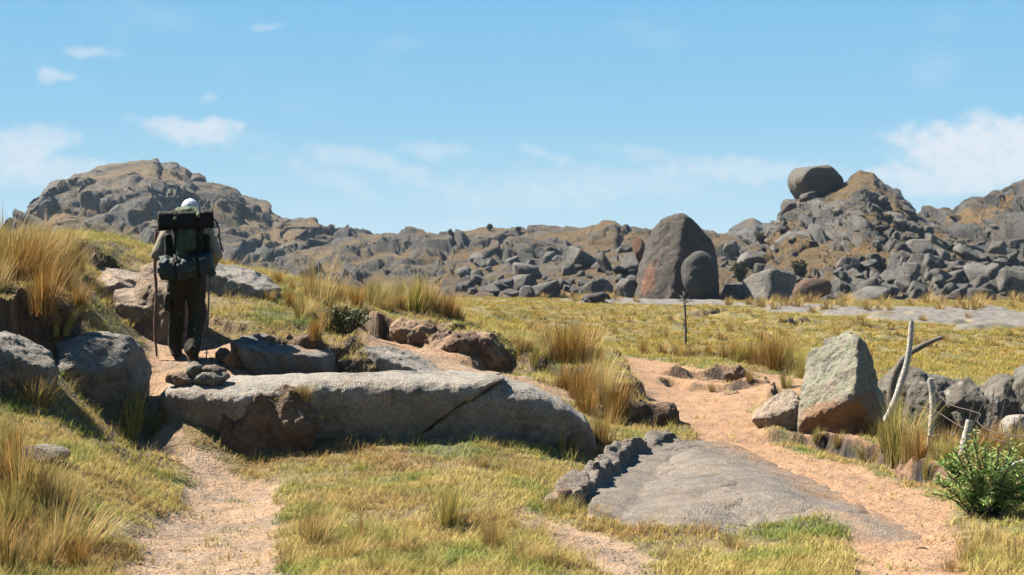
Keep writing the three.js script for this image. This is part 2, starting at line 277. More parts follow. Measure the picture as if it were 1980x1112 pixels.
// trodden earth: chains of bearing, distance, half width (m)
const w2 = (px, d, r) => [(px - 990) / FOCAL * d, d, r];
const dirtChains = [
  [w2(390, 5.5, 0.5), w2(395, 7.4, 0.46), w2(410, 9, 0.40), w2(450, 10.2, 0.38), w2(450, 11.2, 0.34)], [w2(450, 11.2, 0.3), w2(330, 12.2, 0.16), w2(285, 12.8, 0.2), w2(300, 13.6, 0.35)],
  [w2(330, 13.3, 0.35), w2(380, 14.3, 0.5), w2(340, 15.3, 0.4), w2(300, 16, 0.3)], [w2(440, 14.1, 0.3), w2(400, 14.8, 0.35), w2(460, 15, 0.15)],
  [w2(1780, 5.5, 0.3), w2(1760, 7.5, 0.34), w2(1750, 8.8, 0.34), w2(1730, 10.2, 0.36), w2(1640, 11.3, 0.4), w2(1530, 12.6, 0.38), w2(1430, 14, 0.36), w2(1380, 15.6, 0.5), w2(1310, 18, 0.62), w2(1300, 20, 0.7), w2(1260, 23, 0.75), w2(1240, 26, 0.3)],
  [w2(1330, 20, 0.7), w2(1440, 20.5, 0.85), w2(1500, 23, 0.5), w2(1480, 18.5, 0.55), w2(1430, 17, 0.45)], [w2(1560, 20, 0.25), w2(1500, 19, 0.4)],
  [w2(740, 18.4, 0.5), w2(800, 17.3, 0.8), w2(880, 16.8, 0.75), w2(960, 16, 0.55), w2(1040, 15.8, 0.4), w2(1140, 16.3, 0.3)], [w2(750, 16.2, 0.5), w2(900, 15.4, 0.5), w2(1000, 15.2, 0.4)],
  [w2(640, 12.9, 0.2), w2(780, 12.8, 0.26), w2(960, 12.8, 0.24)], [w2(1010, 9.6, 0.1), w2(1100, 9, 0.24), w2(1180, 8.4, 0.26), w2(1250, 7.5, 0.14)],
  [w2(1180, 15.6, 0.2), w2(1280, 15.0, 0.3)], [w2(1540, 14.6, 0.16), w2(1620, 13.9, 0.2), w2(1720, 12.4, 0.22), w2(1830, 11.1, 0.16)],
];
function dirtField(x, d) {                          // signed distance to bare earth (m), negative inside
  let m = 9;
  for (const c of dirtChains) for (let i = 1; i < c.length; i++) {
    const a = c[i - 1], b = c[i], bx = b[0] - a[0], bd = b[1] - a[1], t = clamp(((x - a[0]) * bx + (d - a[1]) * bd) / (bx * bx + bd * bd));
    const q = Math.hypot(x - a[0] - t * bx, d - a[1] - t * bd) - mix(a[2], b[2], t); if (q < m) m = q;
  }
  return m + 0.10 * noise(x * 2.1, 3.3, d * 2.1) + 0.06 * noise(x * 7, 8.3, d * 7);
}
// bare granite showing through the meadow
const paveBlobs = [[1600, 92, 4.5, 8], [1690, 80, 3, 4.0], [1800, 88, 5, 10], [1880, 66, 3.2, 7], [1960, 62, 3, 6], [1770, 62, 2.2, 4], [1850, 76, 3.4, 6], [1990, 52, 2.4, 4], [1920, 50, 1.2, 3], [1230, 122, 7, 12], [1180, 126, 4, 6], [1400, 118, 3, 5], [1560, 104, 3, 6], [1250, 138, 9, 8], [1480, 112, 3, 4]].map(([px, d, rx, rd]) => [(px - 990) / FOCAL * d, d, rx, rd]);
function paveField(x, d) {
  if (d < 50 || d > 150) return 0;
  let m = 9; for (const [cx, cd, rx, rd] of paveBlobs) m = Math.min(m, Math.hypot((x - cx) / rx, (d - cd) / rd));
  m += 0.35 * fbm(x / 2.2, 1.7, d / 4, 4);
  return smooth(1.0, 0.82, m);
}
// hollows where the turf has slumped: bearing, distance, half width, half length, depth
const pits = [[1340, 73, 2.2, 0.9, 0.75], [1390, 74, 2.6, 0.8, 0.7], [1350, 21.5, 0.42, 0.35, 0.22], [1310, 20.2, 0.2, 0.55, 0.14], [1410, 20.6, 0.5, 0.3, 0.1], [957, 17.9, 0.40, 0.5, 0.6]].map(([px, d, a, b, h]) => [(px - 990) / FOCAL * d, d, a, b, h]);
// small scarps where the turf edge has broken away: bearing and distance along the edge, height; the side to the left of the direction is raised
const scarps = [
  [[[120, 16.9], [180, 16.55], [250, 16.6], [325, 16.5]], 0.42, 0.5], [[[-120, 12.3], [-20, 12.5], [60, 12.75], [120, 13.1]], 0.55, 0.5], [[[400, 15.9], [440, 15.55], [500, 15.3]], 0.30, 0.4], [[[470, 14.9], [540, 14.55], [620, 14.45], [720, 14.6]], 0.22, 0.4],
  [[[690, 19.0], [750, 18.7], [830, 18.3], [885, 18.1]], 0.36, 0.6], [[[895, 17.0], [925, 17.5], [935, 18.6]], 0.5, 0.35], [[[985, 18.9], [1050, 18.0], [1120, 17.5], [1150, 16.9]], 0.30, 0.5], [[[1170, 15.9], [1232, 17.2], [1205, 19.5], [1195, 22.5], [1205, 25]], 0.26, 0.4],
  [[[1150, 15.4], [1210, 15.15], [1292, 15.25]], 0.36, 0.35], [[[1280, 22.2], [1330, 22.0], [1390, 22.1], [1450, 21.4]], 0.28, 0.5], [[[1305, 20.4], [1345, 19.8], [1420, 19.2], [1475, 19.0]], 0.18, 0.4], [[[1460, 14.8], [1530, 14.35], [1620, 13.9], [1700, 12.9], [1780, 11.9], [1850, 10.9]], 0.22, 0.35],
  [[[150, 10.9], [230, 11.2], [300, 11.9]], -0.24, 0.4], [[[1290, 27.5], [1400, 26.0], [1500, 24.6], [1570, 22.5]], 0.16, 0.5], [[[1010, 9.4], [1090, 8.75], [1180, 8.2]], 0.09, 0.2], [[[930, 9.0], [1010, 8.6], [1060, 8.2]], 0.10, 0.2],
  [[[640, 17.0], [700, 16.7], [745, 16.2]], 0.2, 0.4], [[[1480, 17.4], [1500, 18.6], [1475, 20.2]], 0.2, 0.35], [[[560, 15.9], [640, 15.6], [720, 15.4]], 0.14, 0.4], [[[1100, 21], [1180, 20.3]], 0.16, 0.4], [[[1325, 72], [1360, 70.5], [1400, 72], [1445, 74]], 0.75, 2.5], [[[1425, 58], [1500, 56.5], [1570, 58.5]], 0.42, 2], [[[1620, 46], [1700, 45], [1790, 46.5]], 0.25, 1.5], [[[1060, 52], [1130, 50], [1200, 51]], 0.25, 1.5],
].map(([pts, h, L]) => ({ p: pts.map(([px, d]) => [(px - 990) / FOCAL * d, d]), h, L }));
let scarpCut = 0;                                   // how far the last place asked for lies on a broken edge
function scarpY(x, d) {
  let y = 0; scarpCut = 0;
  if (d > 85) return 0;
  const fs = Math.max(1, d / 22);
  for (const { p, h, L } of scarps) {
    let best = 99, side = 0, along = 0, tot = 0, bestAlong = 0;
    for (let i = 1; i < p.length; i++) {
      const a = p[i - 1], b = p[i], bx = b[0] - a[0], bd = b[1] - a[1], len = Math.hypot(bx, bd), t = ((x - a[0]) * bx + (d - a[1]) * bd) / (len * len), tc = clamp(t), q = Math.hypot(x - a[0] - tc * bx, d - a[1] - tc * bd);
      if (q < best) { best = q; side = (-bd * (x - a[0]) + bx * (d - a[1])) / len; bestAlong = tot + t * len; }
      tot += len;
    }
    if (best > 3 * L) continue;
    const s = Math.sign(side) * best + 0.15 * noise(x * 2.1, h * 9, d * 2.1) + 0.07 * noise(x * 6, h * 9, d * 6) + 0.03 * noise(x * 17, 3, d * 17), w = (0.45 + 0.75 * smooth(-0.35, 0.3, noise(x * 1.4 + 8, h * 5, d * 1.4))) * smooth(-0.1, 0.35, bestAlong) * smooth(-0.1, 0.35, tot - bestAlong);
    const e = smooth(-0.07 * fs, 0.03 * fs, s);
    y += h * w * (e * 0.55 * Math.exp(-Math.max(0, s) / L) - (1 - e) * 0.45 * Math.exp(Math.min(0, s) / L));
    scarpCut = Math.max(scarpCut, w * smooth(-0.26 * fs, -0.08 * fs, s) * smooth(0.05 * fs, 0.0, s) * smooth(0.03, 0.1, Math.abs(h)));
  }
  return y;
}
function groundY(x, d, dirt = dirtField(x, d)) {
  let y = baseY(x, Math.min(d, 150)) + scarpY(x, d);
  const on = smooth(0.12, -0.1, dirt), near = smooth(70, 20, d);
  y += (1 - 0.7 * on) * (0.05 * fbm(x * 0.9, 2, d * 0.9, 3) + 0.022 * noise(x * 4.2, 5, d * 4.2)) * near + 0.008 * noise(x * 9, 1, d * 9) * near;
  y -= 0.03 * on; if (on > 0 && d < 16) y += on * (0.012 * noise(x * 6.5, 6, d * 5) + 0.006 * noise(x * 14, 2, d * 11));
  if (on > 0 && d > 15) y += on * 0.035 * fbm(x * 2.6, 1, d * 2.6, 3);
  if (d > 20) y += smooth(22, 40, d) * (0.14 * Math.abs(noise(x / 1.1, 4, d / 1.8)) + 0.09 * noise(x / 0.42, 7, d / 0.8) + 0.34 * fbm(x / 7, 3, d / 9, 3)) * smooth(150, 130, d);
  for (const [cx, cd, a, b, h] of pits) if (Math.abs(d - cd) < b * 2) { const q = Math.hypot((x - cx) / a, (d - cd) / b) + 0.25 * noise(x * 2, 3, d * 2); y -= h * smooth(1.1, 0.75, q); }
  if (d > 50 && d < 150) y += (0.22 + 0.14 * fbm(x / 1.5, 3, d / 2.5, 3)) * paveField(x, d);
  return y;
}
const DIRT = [0.38, 0.25, 0.152], DIRT_RED = [0.41, 0.232, 0.122], DIRT_GREY = [0.25, 0.18, 0.125], STRAW = [0.23, 0.175, 0.07], STRAW2 = [0.18, 0.12, 0.05], GREEN = [0.10, 0.115, 0.03], MEADOW = [0.26, 0.20, 0.06], MEADOW_G = [0.13, 0.125, 0.035];
function groundColour(x, d, dirt, cut = 0) {
  const f = fbm(x * 1.6, 8, d * 1.6, 4), g = fbm(x * 9, 2, d * 9, 3), h = fbm(x * 0.5, 5, d * 0.5, 3);
  let q = mix3(STRAW, STRAW2, smooth(-0.2, 0.4, g)); q = mix3(q, GREEN, 0.75 * smooth(0.0, 0.35, f + 0.2 * g));
  if (d > 20) { let m = mix3(MEADOW, MEADOW_G, smooth(-0.15, 0.35, fbm(x / 0.8, 6, d / 1.4, 4, 0.6))); m = mix3(m, [0.15, 0.13, 0.045], 0.55 * smooth(0.0, 0.35, fbm(x / 3.5 + 9, 1, d / 6, 3))); m = mix3(m, [0.32, 0.21, 0.07], 0.75 * smooth(0.05, 0.4, fbm(x / 6, 1, d / 6, 3))); m = mix3(m, [0.10, 0.085, 0.03], 0.7 * smooth(0.2, 0.4, fbm(x / 0.7 + 40, 6, d / 1.1, 3))); q = mix3(q, m, smooth(20, 30, d)); }
  let s = mix3(DIRT, DIRT_GREY, smooth(-0.1, 0.4, f * 0.8 + g * 0.7)); s = mix3(s, [0.43, 0.31, 0.215], 0.6 * smooth(0.1, 0.4, fbm(x * 2.2 + 50, 1, d * 2.2, 4))); s = mix3(s, DIRT_RED, clamp(smooth(-0.3, 0.3, h) * smooth(11.5, 14, d) * 0.8)); if (x > 1.4) s = mix3(s, DIRT_RED, 0.75 * smooth(1.4, 2.2, x + 0.5 * f));
  q = mix3(q, s, smooth(0.07, -0.05, dirt + 0.05 * g));
  if (cut > 0) q = mix3(q, mix3(SOIL, SOIL_DARK, smooth(-0.3, 0.3, g + f)), cut);
  const pv = paveField(x, d); if (pv > 0) q = mix3(q, mix3([0.235, 0.215, 0.195], [0.14, 0.13, 0.12], smooth(-0.2, 0.3, f)), pv);
  const m = 1 + 0.2 * g; return [q[0] * m, q[1] * m, q[2] * m];
}
const surfaces = [];                                // for rooting things: fast ray tests
let terrain;
{
  // fine sheet near, coarser beyond; both share the row where they meet
  const sheet = (NU, ND, U, d0, d1) => {
    const pos = [], col = [], uv = [], index = [];
    for (let j = 0; j < ND; j++) {
      const d = d0 * Math.pow(d1 / d0, j / (ND - 1));
      for (let i = 0; i < NU; i++) {
        const x = (2 * i / (NU - 1) - 1) * U * d, dirt = d < 32 ? dirtField(x, d) : 9, y = groundY(x, d, dirt), c = groundColour(x, d, dirt, scarpCut);
        pos.push(x, y, -d); col.push(c[0], c[1], c[2]); uv.push(x / 1.3, d / 1.3);
      }
    }
    for (let j = 0; j < ND - 1; j++) for (let i = 0; i < NU - 1; i++) { const a = j * NU + i; index.push(a, a + 1, a + NU, a + 1, a + NU + 1, a + NU); }
    const g = new THREE.BufferGeometry();
    g.setAttribute('position', new THREE.Float32BufferAttribute(pos, 3)); g.setAttribute('color', new THREE.Float32BufferAttribute(col, 3)); g.setAttribute('uv', new THREE.Float32BufferAttribute(uv, 2)); g.setIndex(index);
    return g;
  };
  const g = mergeGeometries([sheet(160, 60, 0.6, 2.5, 6.2), sheet(560, 640, 0.6, 6.2, 28), sheet(640, 420, 0.6, 28, 160)]);
  g.computeVertexNormals();
  terrain = add(new THREE.Mesh(g, groundMat), 'ground', 'trodden sandy earth and dry turf of the valley floor', null, null, 'structure');
  surfaces.push(terrain);
  // the valley floor going on to the horizon
  const far = new THREE.PlaneGeometry(5200, 3400, 40, 40); far.rotateX(-Math.PI / 2); far.translate(0, -0.7, -1500);
  colourise(far, () => [0.26, 0.19, 0.06]);
  add(new THREE.Mesh(far, farRockMat), 'valley_floor', 'dry grassland running on below the hills', null, null, 'structure');
}
// ---------------------------------------------------------------- hills: rock faces between a foot line and a ridge line
function hill(name, label, { ridge, x0, x1, nx, nt, dBase, dRidge, yBase, s1, a1, s2, a2, s3, a3, seed, bow = 1.2, grass = 0.4, rock = [0.20, 0.19, 0.18], strata = 0.35, grassCol = [0.44, 0.255, 0.07], shrub = 0.3, dark = [0.085, 0.08, 0.075], blocky = 0, craggy = 0.6 }) {
  const pos = [], index = [], T1 = 1.35, uvp = [];
  const cols = nx + 1, rows = nt + 1;
  for (let j = 0; j < rows; j++) {
    const t = j / nt * T1;
    for (let i = 0; i < cols; i++) {
      const px = mix(x0, x1, i / nx), dr = typeof dRidge === 'function' ? dRidge(px) : dRidge, db = typeof dBase === 'function' ? dBase(px) : dBase;
      const top = EYE - (interp(ridge, px) - 556) / FOCAL * dr, tt = Math.min(t, 1);
      const shape = Math.pow(tt, bow) * (1 - 0.0) , d = mix(db, dr, t), back = t > 1 ? (t - 1) / (T1 - 1) : 0;
      pos.push((px - 990) / FOCAL * d, mix(yBase, top, shape) - back * back * (top - yBase) * 0.8, -d);
    }
  }
  for (let j = 0; j < nt; j++) for (let i = 0; i < nx; i++) { const a = j * cols + i; index.push(a, a + 1, a + cols, a + 1, a + cols + 1, a + cols); }
  const g = new THREE.BufferGeometry(); g.setAttribute('position', new THREE.Float32BufferAttribute(pos, 3)); g.setIndex(index); g.computeVertexNormals();
  const p = g.attributes.position, n = g.attributes.normal, crack = new Float32Array(p.count);
  for (let i = 0; i < p.count; i++) {
    const t = Math.floor(i / cols) / nt * T1, x = p.getX(i), y = p.getY(i), z = p.getZ(i);
    const wx = x + 0.35 * s1 * noise(x / s1, y / s1, z / s1 + seed), wy = y + strata * x + 0.3 * s1 * noise(x / s1 + 7, y / s1, z / s1), wz = z * 0.5;
    const A = worley(wx / s1 + seed, wy / (s1 * 0.6), wz / s1), ta = facet(A[2]), B = worley(wx / s2, wy / (s2 * 0.65) + seed, wz / s2), tb = facet(B[2]), C = worley(wx / s3, wy / (s3 * 0.7), wz / s3 + seed), tc = facet(C[2]);
    const ca = smooth(0, 0.12, A[1] - A[0]), cb = smooth(0, 0.12, B[1] - B[0]), cc = smooth(0, 0.15, C[1] - C[0]);
    const gmask = smooth(-0.04, 0.12, fbm(x / (s1 * 1.6) + seed * 3, y / (s1 * 0.9), z / (s1 * 1.6), 4) + grass - 0.5);
    const k = smooth(0, 0.12, t) * (1 - 0.55 * gmask) * (1 - 0.6 * smooth(0.7, 1, t)), blk = smooth(-0.25, 0.25, noise(x / (s1 * 1.3), y / s1 + 40, z / (s1 * 1.3)) + blocky), blk2 = smooth(-0.1, 0.35, noise(x / s2 / 1.5, y / s2, z / s2 / 1.5 + 40) + blocky * 0.6);
    let rid = 0, ra = 1, rs = s1 * 1.1, rt2 = 0; for (let q = 0; q < 5; q++) { rid += ra * (1 - 2 * Math.abs(noise(wx / rs + q * 7, wy / (rs * 0.55) + seed, wz / rs))); rt2 += ra; ra *= 0.55; rs *= 0.47; } rid /= rt2;
    const amp = (a1 * (0.6 * (ca * (0.6 + 0.5 * A[2]) - 0.7) + 0.9 * ta * ca) + a2 * blk * (0.8 * (cb * (0.6 + 0.6 * B[2]) - 0.6) + 0.85 * tb * cb) + a3 * blk2 * (0.9 * (cc * (0.6 + 0.6 * C[2]) - 0.6) + 0.55 * tc * cc) + a1 * craggy * rid) * k;
    p.setXYZ(i, x + n.getX(i) * amp, y + n.getY(i) * amp * 0.9 , z + n.getZ(i) * amp);
    crack[i] = gmask;
  }
  g.computeVertexNormals();
  let vi = 0;
  colourise(g, (x, y, z, nX, nY, nZ) => {
    const b = fbm(x / (s2 * 1.2), y / (s2 * 1.2) + seed, z / (s2 * 1.2), 4, 0.6), f = fbm(x / (s3 * 0.5), y / (s3 * 0.5), z / (s3 * 0.5), 3, 0.6), m = crack[vi++];
    let q = mix3(rock, dark, 0.8 * smooth(-0.15, 0.3, b + 0.5 * f));
    const L = fbm(x / (s1 * 1.2), y / (s1 * 0.6), z / (s1 * 1.2) + 9, 4, 0.6); q = mix3(q, dark, 0.65 * smooth(0.0, 0.3, L)); q = mix3(q, [rock[0] * 1.35, rock[1] * 1.33, rock[2] * 1.3], 0.8 * smooth(0.02, -0.3, L));
    q = mix3(q, [0.27, 0.20, 0.15], 0.35 * smooth(0.1, 0.5, fbm(x / s1, y / s1, z / s1 + 50, 3)));
    let gr = mix3(grassCol, [0.21, 0.15, 0.05], smooth(-0.2, 0.3, f)); gr = mix3(gr, [0.06, 0.065, 0.025], shrub * smooth(0.0, 0.25, b + 0.4 * f));
    q = mix3(q, gr, smooth(0.3, 0.6, m + 0.4 * f) * smooth(0.15, 0.4, nY));
    q = mix3(q, gr, 0.9 * smooth(0.42, 0.66, m + 0.4 * f + 0.3 * b));
    q = mix3(q, gr, 0.7 * smooth(0.72, 0.9, nY + 0.3 * f) * smooth(-0.1, 0.2, b + grass - 0.3));
    const w = 1 + 0.25 * f; return [q[0] * w, q[1] * w, q[2] * w];
  });
  const crisp = g.toNonIndexed(); crisp.deleteAttribute('normal'); crisp.computeVertexNormals();
  const o = add(new THREE.Mesh(boxUV(crisp, 1 / (s1 * 0.9)), hillMat), name, label, null, null, 'structure'); surfaces.push(o);
  return o;
}
hill('mountain', 'tall rounded granite mountain behind the hiker', { ridge: [[-500, 570], [-200, 560], [0, 470], [40, 430], [60, 410], [92, 368], [110, 352], [150, 342], [230, 316], [285, 308], [300, 309], [308, 322], [330, 321], [356, 330], [366, 345], [420, 360], [440, 364], [466, 382], [510, 396], [530, 410], [545, 420], [600, 432], [640, 450], [670, 458], [760, 470], [900, 486], [1000, 500]], x0: -500, x1: 980, nx: 560, nt: 190, dBase: 470, dRidge: 620, yBase: -1, s1: 34, a1: 8.5, s2: 14, a2: 5.0, s3: 6, a3: 2.4, seed: 5, bow: 0.85, grass: 0.5, strata: -0.25, rock: [0.13, 0.121, 0.111], dark: [0.02, 0.021, 0.024], grassCol: [0.30, 0.165, 0.045], blocky: -0.1, craggy: 0.9 });
hill('ridge', 'low rocky ridge between the mountain and the great boulder', { ridge: [[300, 560], [520, 510], [620, 476], [690, 462], [740, 455], [790, 448], [850, 452], [900, 447], [945, 440], [1000, 445], [1060, 439], [1120, 442], [1165, 431], [1185, 431], [1200, 443], [1240, 446], [1330, 452], [1420, 462], [1500, 500]], x0: 300, x1: 1500, nx: 520, nt: 170, dBase: 330, dRidge: (px) => mix(470, 400, clamp((px - 700) / 500)), yBase: -0.6, s1: 17, a1: 4.2, s2: 8, a2: 2.6, s3: 3.6, a3: 1.3, seed: 13, bow: 1.1, grass: 0.5, strata: 0.3, rock: [0.165, 0.156, 0.145], dark: [0.026, 0.027, 0.03], grassCol: [0.34, 0.19, 0.05], craggy: 0.8 });
hill('far_hill', 'pale distant granite peak right of the great boulder', { ridge: [[1300, 500], [1385, 458], [1420, 442], [1440, 426], [1456, 422], [1475, 432], [1500, 430], [1560, 440], [1650, 470]], x0: 1300, x1: 1650, nx: 180, nt: 90, dBase: 380, dRidge: 560, yBase: -0.6, s1: 22, a1: 4, s2: 9, a2: 2.2, s3: 4, a3: 1.1, seed: 17, bow: 1.0, grass: 0.25, rock: [0.25, 0.24, 0.23], dark: [0.08, 0.08, 0.08] });
hill('right_hill', 'massive dark granite slope at the right edge', { ridge: [[1600, 500], [1700, 440], [1770, 410], [1790, 404], [1810, 412], [1850, 414], [1866, 390], [1880, 382], [1905, 386], [1925, 374], [1945, 374], [1965, 360], [1990, 350], [2060, 330], [2300, 340], [2600, 400]], x0: 1600, x1: 2600, nx: 330, nt: 150, dBase: 225, dRidge: 320, yBase: -0.6, s1: 16, a1: 4.4, s2: 7, a2: 2.4, s3: 2.8, a3: 0.9, seed: 23, bow: 0.85, grass: 0.36, strata: 0.7, rock: [0.20, 0.19, 0.178], dark: [0.04, 0.039, 0.04] });
hill('granite_hill', 'grey granite hill crowned by the balanced boulder', { ridge: [[1330, 570], [1400, 552], [1440, 510], [1475, 468], [1500, 440], [1515, 412], [1530, 392], [1545, 384], [1590, 372], [1630, 350], [1650, 338], [1665, 330], [1688, 334], [1698, 346], [1715, 360], [1728, 366], [1745, 386], [1770, 412], [1800, 432], [1850, 458], [1900, 484], [2000, 520], [2200, 545]], x0: 1330, x1: 2200, nx: 470, nt: 220, dBase: 160, dRidge: 255, yBase: -0.3, s1: 12, a1: 3.0, s2: 5.5, a2: 1.9, s3: 2.2, a3: 0.7, seed: 31, bow: 1.0, grass: 0.47, strata: 0.45, rock: [0.38, 0.365, 0.345], dark: [0.08, 0.078, 0.076], blocky: 0.2, craggy: 0.45 });
hill('boulder_slope', 'stony grass slope left of the great boulder', { ridge: [[780, 575], [860, 560], [930, 540], [1000, 525], [1080, 508], [1160, 490], [1250, 480], [1330, 490], [1420, 510], [1500, 540], [1560, 570]], x0: 780, x1: 1560, nx: 260, nt: 80, dBase: 148, dRidge: 205, yBase: 0.1, s1: 7, a1: 1.3, s2: 3.2, a2: 0.7, s3: 1.4, a3: 0.3, seed: 37, bow: 1.1, grass: 0.6, strata: 0.3, rock: [0.29, 0.275, 0.255], dark: [0.09, 0.085, 0.08], grassCol: [0.46, 0.27, 0.08] });
const rayHits = [];
function prepare(list) { for (const m of list) { if (rayHits.some((r) => r.m === m)) continue; m.updateMatrixWorld(true); rayHits.push({ m, b: new MeshBVH(m.geometry), inv: m.matrixWorld.clone().invert() }); } }
function cast(o, dir, list = rayHits) {
  let best = null;
  for (const { m, b, inv } of list) {
    const ray = new THREE.Ray(o.clone(), dir.clone()).applyMatrix4(inv), h = b.raycastFirst(ray, THREE.DoubleSide);
    if (h) { const p = h.point.clone().applyMatrix4(m.matrixWorld), q = p.distanceTo(o); if (!best || q < best.q) best = { p, q, m, n: h.face.normal.clone().transformDirection(m.matrixWorld) }; }
  }
  return best;
}
const look = (px, py) => cast(V(0, EYE, 0), V((px - 990) / FOCAL, -(py - 556) / FOCAL, -1).normalize());   // what lies in that bearing
const drop = (x, z, from = 40) => cast(V(x, from, z), V(0, -1, 0));
prepare(surfaces);

// ---------------------------------------------------------------- rocks beside the trail
const xy = (px, py, d, o) => { const p = at(px, py, d); return [p.x - o.x, p.y - o.y, p.z - o.z]; };
{ // the long rock: a section that changes along its length, cut at the right by a slanting crack
  const o = V(-1.3, 0, -12.9);
  const top = [[-2.16, 0.54], [-1.9, 0.69], [-1.6, 0.735], [-1.0, 0.755], [0, 0.765], [1, 0.76]], bot = [[-2.16, 0.38], [-1.85, 0.24], [-1.55, 0.06], [-1.3, -0.12], [0, -0.2], [1, -0.2]];
  const front = [[-2.18, 0.12], [-1.9, 0.42], [-1.6, 0.62], [-1.2, 0.72], [-0.7, 0.60], [-0.3, 0.50], [0.4, 0.50], [1, 0.44]], backz = [[-2.18, -0.3], [-1.9, -0.55], [-1.4, -0.8], [1, -0.9]];
  const body = (x, y, z) => {
    const t = interp(top, x) - 0.10 * smooth(0.1, 0.75, z) * smooth(-0.2, -1.2, x), b = interp(bot, x), fz = interp(front, x), bz = interp(backz, x), cy = (t + b) / 2, hy = (t - b) / 2, cz = (fz + bz) / 2, hz = (fz - bz) / 2;
    const qy = Math.abs((y - cy) / hy), qz = Math.abs((z - cz) / hz), e = 4.2, m = Math.pow(Math.pow(qy, e) + Math.pow(qz, e), 1 / e);
    let d = (m - 1) * Math.min(hy, hz) * 0.85;
    d = smax(d, -x - 2.12, 0.25);
    return d;
  };
  const under = (x, y, z) => (0.88 * (z - interp(front, x) + 0.02) - 0.47 * (y - 0.63));
  const cut = (x, y) => 0.554 * (x - 0.98) - 0.832 * (y - 0.60) + 0.035 * noise(x * 3.1, y * 3.1, 4) + 0.015 * noise(x * 11, y * 11, 9);
  const col = graniteColour(4, { base: [0.45, 0.415, 0.37], dark: [0.12, 0.11, 0.095], darkAmt: 0.8, warm: [0.37, 0.29, 0.22], warmAmt: 0.35, spots: 0.08 });
  const weather = (x, y, z) => col(x, y, z);
  solid('long_flat_rock', 'long pale flat-topped granite rock with small stones piled on its left end', 'rock', roughen((x, y, z) => smax(smax(body(x, y, z), under(x, y, z), 0.10), cut(x, y), 0.04), 2, 0.035, 0.45, 0.014, 0.1, 0.006, 0.035), [-2.4, -0.35, -1.15], [1.4, 1.0, 1.0], 0.02, weather, rockMat, o);
  // the lower piece beyond the crack
  const e0 = xy(960, 728, 13.1, o), top2 = [[0.2, 0.55], [0.8, 0.66], [1.15, 0.745], [1.45, 0.67], [1.75, 0.52], [2.0, 0.34], [2.2, 0.08]];
  const piece = (x, y, z) => {
    const t = interp(top2, x) - 0.04 * smooth(0.0, 0.6, z), fz = mix(0.36, 0.12, smooth(1.4, 2.2, x)), hz = (fz + 0.85) / 2, hy = (t + 0.25) / 2;
    const m = Math.pow(Math.pow(Math.abs((y - t + hy) / hy), 4) + Math.pow(Math.abs((z - fz + hz) / hz), 4), 0.25);
    return smax(smax((m - 1) * Math.min(hy, hz) * 0.85, 0.90 * (z - fz) - 0.43 * (y - 0.55), 0.08), smax(0.1 - x, x - 2.12, 0.1), 0.15);
  };
  solid('cracked_rock_end', 'low tapering granite block split off the right end of the long flat rock', 'rock', roughen((x, y, z) => smax(piece(x, y, z), -cut(x, y) + 0.004, 0.025), 21, 0.03, 0.4, 0.012, 0.1, 0.005, 0.035), [0, -0.4, -1.1], [2.4, 0.95, 0.7], 0.02, (x, y, z) => mix3(weather(x, y, z), [0.50, 0.40, 0.27], 0.6 * smooth(0.3, 0.12, Math.hypot(x - 1.05, (y - 0.66) * 1.5) + 0.1 * noise(x * 9, y * 9, z * 9))), rockMat, o);
}
